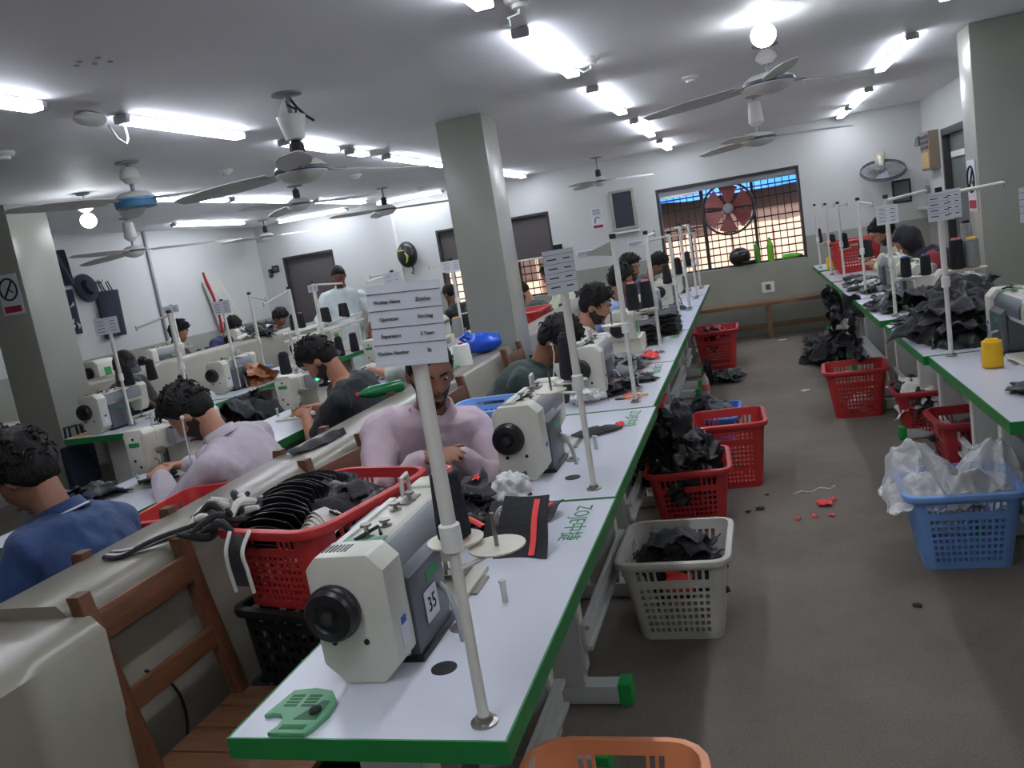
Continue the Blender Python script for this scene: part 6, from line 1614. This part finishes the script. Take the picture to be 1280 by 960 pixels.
MB().grid(lambda u, v: ((u - 0.5) * 0.13, (v - 0.5) * 0.15, 0.01 + 0.07 * math.sin(math.pi * u) * (1 - 0.5 * v) + 0.006 * math.sin(u * 13)), 10, 8, 0.005).build('cloth', m_gprint, gc, smooth=60)
heap('dark rag lying on the half wall behind the pink shirted man\'s head', 'dark rags on the half wall', (-1.70, 4.2, 0.921), 0.06, 0.10, 4, 0.03, 'patch', (m_fab, m_dgrey), 0.25, 0.9)

# nearest tables: black panels with red tape, plastic
def panel(label, loc, rot, w=0.12, h=0.15, strip=True, sx=0.02):
    t = thing('cut_fabric', label, 'fabric', loc, 0, None, rot)
    MB().grid(lambda u, v: ((u - 0.5) * w * (1 - 0.15 * v), 0.010 * math.sin(u * 3.2) + 0.004 * math.sin(v * 7), v * h), 8, 8, 0.003).build('panel_cloth', m_fab, t, smooth=60)
    if strip: MB().grid(lambda u, v: (sx - 0.008 + 0.016 * u, -0.0042 + 0.010 * math.sin((sx / w + 0.5) * 3.2) + 0.004 * math.sin(v * 7), 0.01 + v * (h - 0.02)), 2, 8, 0.0015).build('red_tape', m_redstrip, t, smooth=60)
    return t
panel('black cut panel with a red tape standing against the nearest machine bed', (-0.645, 1.93, TZ + 0.002), (R(-38), 0, R(-8)), 0.15, 0.17, True, 0.03)
panel('second black cut panel leaning behind the first on the nearest table', (-0.70, 2.00, TZ + 0.004), (R(-50), 0, R(-5)), 0.16, 0.15, False)
panel('small black panel with red tape lying by the clear plastic bag', (-0.665, 2.20, TZ + 0.01), (R(-72), 0, R(-20)), 0.09, 0.10, True, 0.0)
panel('black panel poking up beside the second machine end', (-0.80, 2.44, TZ + 0.003), (R(-60), 0, R(15)), 0.12, 0.11, False)
heap('black piece in the heap before the pink shirted man', 'black pieces before the pink shirted man', (-0.90, 2.22, TZ + 0.002), 0.09, 0.20, 16, 0.075, 'patch', (m_fab, m_fab, m_leather), 0.6, 0.75)
for k, (x, y, z, a) in enumerate(((-1.00, 2.28, 0.885, 40), (-0.87, 2.34, 0.885, 100), (-0.90, 2.08, 0.87, 10), (-0.80, 2.02, 0.86, -20))):
    t = MB().grid(lambda u, v: ((u - 0.5) * 0.10, (v - 0.5) * 0.020, 0.012 * math.sin(u * 3.1) + 0.004 * math.sin(v * 5)), 8, 3, 0.002).build('red_tape', m_redstrip, loc=(x, y, z), rot=(0.3, 0.2, R(a)))
    tag(t, 'strip of red tape lying on the black heap before the pink shirted man', 'tape', 'red tape strips on the black heap')
def polybag(label, loc, rx, ry, rz_, mat, seed, rot=0, neck=None):
    t = thing('plastic_bag', label, 'plastic bag', loc, rot)
    m = MB().ell((0, 0, 0), (rx, ry, rz_), 60, 40)
    sd = Vector((seed * 3.1, seed, seed * 2))
    m.v = [tuple(Vector(v) * (1 + 0.35 * (0.5 - abs(noise.noise(Vector((v[0] / rx, v[1] / ry, v[2] / rz_)) * 1.6 + sd)) * 1.6) + 0.14 * noise.noise(Vector((v[0] / rx, v[1] / ry, v[2] / rz_)) * 4 + sd))) for v in m.v]
    zb = min(v[2] for v in m.v); m.v = [(x, y, z - zb) for x, y, z in m.v]
    m.build('bag_film', mat, t, smooth=180)
    return t
polybag('crumpled frosted plastic bag on the joint of the first two tables', (-0.755, 2.30, TZ + 0.012), 0.055, 0.065, 0.05, m_frost, 3)
polybag('clear plastic bag holding dark scraps on the nearest table', (-0.70, 2.10, TZ + 0.002), 0.05, 0.06, 0.04, m_plastic, 5)
heap('dark scrap inside the clear plastic bag on the nearest table', 'scraps in the clear bag', (-0.70, 2.10, TZ + 0.006), 0.02, 0.02, 3, 0.03, 'small', (m_fab,), 0.4, 0.6)
vz = thing('visor_piece', 'black rounded visor-like cut piece with white mark on the second table', 'fabric', (-0.66, 3.19, TZ + 0.001), R(36))
MB().grid(lambda u, v: ((u - 0.5) * 0.20, (v - 0.5) * 0.085 * math.sqrt(max(0.12, 1 - (1.7 * u - 0.95) ** 2 * 0.8)), 0.012 + 0.020 * math.sin(math.pi * v) * math.sin(math.pi * (0.15 + 0.8 * u))), 16, 8, 0.005).build('visor_cloth', m_fab, vz, smooth=60)
MB().ell((0.02, -0.012, 0.031), (0.012, 0.007, 0.003)).build('white_mark', m_white, vz)
MB().tube([(0.09, -0.02, 0.012), (0.115, 0.0, 0.016), (0.105, 0.028, 0.012)], [0.008, 0.012, 0.006], 8).build('red_tab', m_redstrip, vz)
heap('black piece in the heap with orange bits on the third table', 'black pieces on the third table', (-0.715, 4.02, TZ + 0.002), 0.09, 0.13, 14, 0.06, 'patch', (m_fab, m_fab, m_leather), 0.4, 0.75)
for k, (x, y, z, a, mt) in enumerate(((-0.74, 3.98, 0.85, 20, m_redstrip), (-0.70, 4.08, 0.85, -10, m_redstrip), (-0.60, 3.80, 0.786, -30, m_orange), (-0.575, 3.85, 0.786, 10, m_thread_y), (-0.60, 3.88, 0.79, 35, m_redstrip))):
    t = MB().grid(lambda u, v: ((u - 0.5) * 0.10, (v - 0.5) * 0.022, 0.008 * math.sin(u * 3.1)), 8, 2, 0.003).build('bright_tape', mt, loc=(x, y, z), rot=(0, 0, R(a)))
    tag(t, ('first red', 'second red', 'orange', 'yellow', 'third red')[k] + ' tape strip by the third thread stand on the third table', 'tape', 'bright tape strips on the third table')
heap('clear plastic scrap at the needle of the third machine', 'plastic scraps on the third table', (-0.80, 3.78, TZ + 0.003), 0.06, 0.06, 4, 0.03, 'small', (m_plastic, m_frost), 0.5, 1.1)
heap('black and white piece lying on the third and fourth table', 'black and white pieces on the fourth table', (-0.74, 4.62, TZ + 0.002), 0.10, 0.22, 14, 0.05, 'patch', (m_fab, m_gfab, m_fab), 0.35, 0.8)
heap('red and black scrap lying beside the fourth thread stand', 'scraps by the fourth thread stand', (-0.62, 4.92, TZ + 0.002), 0.03, 0.05, 3, 0.02, 'small', (m_redstrip, m_fab), 0.3, 0.8)
heap('small black piece at the edge of the third table', 'small black pieces at the edge of the third table', (-0.60, 4.28, TZ + 0.002), 0.05, 0.12, 5, 0.02, 'flat', (m_fab,), 0.2, 0.9)
lay = MB().grid(lambda u, v: ((u - 0.5) * 0.20, (v - 0.5) * 0.34, 0.008 * math.sin(u * 9) + 0.010 * math.sin(v * 11 + u * 4)), 10, 14, 0.004).mesh('layer')
for sidx, (sx, sy, n) in enumerate(((-0.74, 5.66, 9), (-0.64, 6.02, 10))):
    for k in range(n):
        o = obj('cut_layer', lay, None, loc=(sx + pr.uniform(-.012, .012), sy + pr.uniform(-.02, .02), TZ + 0.014 + 0.0155 * k), rot=(0, 0, R(pr.uniform(-8, 8) + (180 if k % 2 else 0))))
        if not lay.materials: lay.materials.append(m_fab)
        tag(o, ('lowest', 'second', 'third', 'fourth', 'fifth', 'sixth', 'seventh', 'eighth', 'ninth', 'tenth')[k] + ' black cut layer from below in the ' + ('left' if sidx == 0 else 'right') + ' stack on the fourth table', 'fabric', ('left' if sidx == 0 else 'right') + ' stack of black cut layers')
heap('dark piece lying on a far table left of the aisle', 'dark pieces on the far tables', (-0.72, 7.2, TZ + 0.002), 0.08, 0.4, 10, 0.03, 'patch', (m_fab, m_wfab, m_gfab), 0.3, 0.8)
piece('black strip hanging over the edge of the third table', None, 'rag', 3, (-0.455, 4.12, 0.60), (R(85), 0.2, R(80)), m_fab, scale=0.8)

# tables behind the half wall
heap('black piece on the white table beside the lilac shirted man', 'black pieces beside the lilac shirt', (-2.82, 2.72, TZ + 0.002), 0.12, 0.24, 14, 0.04, 'patch', (m_fab, m_leather, m_navy), 0.4, 0.85)
heap('dark piece at the hands of the lilac shirted man', 'dark pieces at the lilac shirted man\'s hands', (-2.60, 3.02, TZ + 0.016), 0.04, 0.05, 4, 0.02, 'flat', (m_fab, m_leather), 0.2, 0.9)
heap('black garment piece heaped between the rows left of the black t-shirt', 'black garment pieces between the rows', (-3.3, 4.75, 0.42), 0.22, 0.35, 22, 0.36, 'rag', (m_fab, m_fab, m_leather), 0.7, 1.3)
bx_ = thing('low_table', 'low table carrying the black garment heap between the two left rows', 'table', (-3.3, 4.75, 0))
MB().b2(-0.3, 0.3, -0.45, 0.45, 0.39, 0.415).build('tabletop', m_lam, bx_, bevel=0.003)
for sx in (-0.27, 0.27):
    for sy in (-0.42, 0.42): MB().b2(sx - 0.02, sx + 0.02, sy - 0.02, sy + 0.02, 0, 0.39).build('leg', m_frame, bx_, bevel=0.002)
heap('white cut piece under the needle of the black t-shirt man', 'white pieces on the black t-shirt man\'s table', (-2.52, 4.32, TZ + 0.006), 0.05, 0.10, 4, 0.01, 'flat', (m_wfab,), 0.12, 1.2)
heap('blue cloth on the second table right of the left pillar', 'blue cloths right of the left pillar', (-4.25, 6.42, TZ + 0.002), 0.10, 0.10, 5, 0.10, 'patch', (m_lblue,), 0.3, 1.1)
heap('orange-brown leather piece at the machine right of the left pillar', 'orange-brown pieces right of the left pillar', (-4.02, 6.05, TZ + 0.02), 0.06, 0.10, 6, 0.12, 'patch', (M('tan_leather', (150, 92, 52), 0.45),), 0.7, 0.9)
heap('dark cloth scrap on the tables before the standing man', 'dark scraps before the standing man', (-4.05, 7.0, TZ + 0.002), 0.2, 0.6, 18, 0.06, 'patch', (m_fab, m_wfab, m_dgrey), 0.4, 0.9)
heap('black and white bundle on top of the left half wall', 'bundles on the left half wall', (-5.11, 7.9, 1.062), 0.08, 0.3, 10, 0.09, 'patch', (m_fab, m_navy, m_wfab), 0.5, 1.1)
heap('dark cloth on the tables behind the black t-shirt man', 'dark cloths behind the black t-shirt', (-2.65, 5.7, TZ + 0.002), 0.14, 0.4, 16, 0.08, 'patch', (m_fab, m_dgrey, m_wfab), 0.5, 0.95)
tb = thing('tote_bag', 'black cloth bag hanging from the chair by the left pillar', 'bag', (-4.575, 4.60, 0.42), R(90))
MB().b2(-0.13, 0.13, -0.03, 0.03, 0.0, 0.30).build('bag_body', m_navy, tb, bevel=0.02)
for s in (-1, 1): MB().tube([(-0.06, s * 0.02, 0.29), (-0.05, s * 0.02, 0.42), (0.05, s * 0.02, 0.42), (0.06, s * 0.02, 0.29)], 0.009, 6).build('handle', m_navy, tb)
yr = MB().b2(-0.09, 0.09, -0.015, 0.015, 0, 0.006).build('yellow_ruler', m_thread_y, loc=(-4.42, 4.55, TZ + 0.001), rot=(0, 0, R(20)), bevel=0.002); tag(yr, 'short yellow ruler at the front edge of the front left table', 'ruler')

# tables right of the aisle
heap('black piece in the big pile on the nearest right tables', 'black pieces in the big pile on the right', (0.93, 4.50, TZ + 0.002), 0.17, 0.30, 34, 0.20, 'rag', (m_fab, m_fab, m_leather), 0.6, 1.05)
heap('thin black strip at the far end of the big pile', 'thin black strips by the big pile', (0.78, 4.88, TZ + 0.002), 0.07, 0.12, 10, 0.05, 'flat', (m_fab, m_leather), 0.4, 0.9)
heap('black glove piece on the third table right of the aisle', 'black glove pieces on the third right table', (0.83, 5.80, TZ + 0.002), 0.10, 0.26, 16, 0.07, 'patch', (m_fab, m_leather, m_fab), 0.5, 0.9)
heap('dark piece on the far tables right of the aisle', 'dark pieces on the far right tables', (0.84, 7.2, TZ + 0.002), 0.10, 0.5, 16, 0.06, 'patch', (m_fab, m_gfab, m_wfab), 0.4, 0.95)
heap('small black strip at the right edge of the nearest right table', 'small strips at the right edge', (0.86, 3.25, TZ + 0.002), 0.05, 0.12, 5, 0.01, 'flat', (m_fab, m_leather), 0.15, 0.7)
# strand of black pieces tied together, drooping from the table edge into the red basket
for k in range(6):
    t = k / 5
    piece(('topmost', 'second', 'third', 'fourth', 'fifth', 'lowest')[k] + ' black piece of the strand hanging into the red aisle basket', 'black pieces in the hanging strand', 'small' if k % 2 else 'patch', k, (0.655 - 0.035 * math.sin(t * 3), 6.52 - 0.12 * t, 0.74 - 0.36 * t), (pr.uniform(-1, 1), R(80) + pr.uniform(-.4, .4), pr.uniform(-1, 1)), m_fab, scale=0.85)
heap('black piece in the heap on the floor under the far right tables', 'black pieces on the floor by the far right tables', (0.62, 8.55, 0.003), 0.18, 0.30, 16, 0.16, 'rag', (m_fab, m_leather, m_fab), 0.5, 1.15)
for k in range(7):
    piece('black piece hanging down from the far right table edge', 'black pieces hanging from the far right table', 'rag', k, (0.63 + pr.uniform(-.03, .03), 8.1 + 0.09 * k, 0.60 - 0.05 * (k % 4)), (R(80) + pr.uniform(-.3, .3), pr.uniform(-.3, .3), R(90) + pr.uniform(-.3, .3)), m_fab if k % 2 else m_leather, scale=1.1)
heap('black piece dropped on the aisle floor near the far red basket', 'black pieces dropped on the aisle floor', (-0.32, 8.0, 0.003), 0.12, 0.14, 5, 0.05, 'rag', (m_leather, m_fab), 0.25, 0.8)
heap('brown and black scrap under the back bench', 'scraps under the back bench', (-0.45, 10.0, 0.003), 0.14, 0.25, 6, 0.06, 'rag', (m_fab, m_orange, m_navy), 0.3, 0.9)

# clear plastic in the light blue basket
def film(label, loc, w, d, rise, seed, mats, rot=(0, 0, 0)):
    t = thing('plastic_bag', label, 'plastic bag', loc, 0, None, rot)
    for k, mt in enumerate(mats):
        sd = Vector((seed * 2.3 + k * 5, seed, 1))
        def fn(u, v):
            x, y = (u - 0.5), (v - 0.5); r = math.sqrt(x * x + y * y) * 2
            q = Vector((u * 2.2, v * 2.2, 0)) + sd
            f = 1 - 2 * abs(noise.noise(q * 1.3)); g = 1 - 2 * abs(noise.noise(q * 3.1))
            z = rise * (1 - 0.75 * k) * max(0, 1 - r * r * 0.8) * (0.75 + 0.5 * f) + 0.018 * g
            return (w * x * (1 + 0.25 * f), d * y * (1 + 0.25 * noise.noise(q * 1.7)), z)
        m = MB().grid(fn, 40, 40, 0.0015); zb = min(v[2] for v in m.v)
        m.v = [(x, y, z - zb) for x, y, z in m.v]
        m.build('bag_film', mt, t, smooth=180)
    return t
film('big clear plastic sheet bulging over the left rim of the light blue basket', (0.575, 3.68, 0.27), 0.26, 0.34, 0.19, 11, (m_plastic, m_frost), (0, R(-12), 0))
film('frosted plastic bundled in the middle of the light blue basket', (0.71, 3.64, 0.24), 0.27, 0.28, 0.13, 13, (m_frost, m_frost))
film('clear plastic sheet standing up at the right of the light blue basket', (0.83, 3.70, 0.27), 0.22, 0.30, 0.16, 17, (m_plastic, m_frost), (0, R(12), 0))

# floor litter
for k, (x, y, s, mt) in enumerate(((0.22, 4.38, 0.7, m_redstrip), (0.08, 4.20, 0.3, m_redstrip), (0.16, 4.22, 0.3, m_redstrip), (0.24, 4.22, 0.3, m_redstrip), (0.27, 4.45, 0.35, m_redstrip))):
    piece('small bright red scrap on the aisle carpet', 'red scraps on the carpet', 'small', k, (x, y, 0.001), (0, 0, k), mt, 'floor_scrap', 'scrap', s)
for k, (x, y, s) in enumerate(((-0.10, 4.38, 0.4), (-0.16, 4.35, 0.3), (0.02, 2.0, 0.32), (0.45, 3.2, 0.3), (-0.06, 4.6, 0.25))):
    piece('tiny dark scrap on the aisle carpet', 'dark scraps on the carpet', 'small', k, (x, y, 0.001), (0, 0, k), m_fab, 'floor_scrap', 'scrap', s)
for k, (x, y) in enumerate(((0.24, 10.1), (0.30, 7.2))):
    piece('white paper scrap on the carpet toward the back bench', 'paper scraps on the carpet', 'flat', k, (x, y, 0.001), (0, 0, k), m_card, 'floor_scrap', 'scrap', 0.6)
th = MB().tube([(0.08, 4.58, 0.004), (0.12, 4.62, 0.004), (0.17, 4.59, 0.005), (0.22, 4.66, 0.004), (0.27, 4.63, 0.004), (0.30, 4.68, 0.004)], 0.004, 6).build('thread_scrap', m_wfab); tag(th, 'length of white thread lying curled on the aisle carpet', 'thread')
wbt = bottle('water_bottle', 'small clear bottle with pink label and red cap on the floor by the far tables', (-0.50, 7.35, 0.001), (206, 200, 198), 0.22, 0.033, None, (214, 60, 60))
MB().lathe([(0.0335, 0.06), (0.0345, 0.065), (0.0345, 0.115), (0.0335, 0.12)], 18).build('label', m_pinkcore, wbt)
cn = bottle('tall_can', 'tall black can with a green base standing by the far tables', (-0.50, 7.9, 0.001), (34, 36, 38), 0.26, 0.04, None, (40, 40, 42))
# cable on the half wall by the empty chair
cb = MB().tube([(-1.557 , 1.60 + 0.10 * math.sin(k * 0.16), 0.62 + 0.05 * math.cos(k * 0.16) - 0.012 * k) for k in range(20)], 0.004, 6).build('cable', m_black); tag(cb, 'thin black cable looping along the half wall behind the empty chair', 'cable')
# under-table motor boxes and pedals
pb = thing('motor_box', 'grey motor control box under the nearest table', 'motor box', (-0.80, 1.7, 0.45), 0, 'motor boxes under the tables')
MB().b2(-0.06, 0.06, -0.12, 0.12, 0, 0.29).build('box_body', m_dgrey, pb, bevel=0.006)
MB().b2(0.06, 0.064, -0.06, 0.06, 0.15, 0.22).build('face_label', m_card, pb, smooth=0)
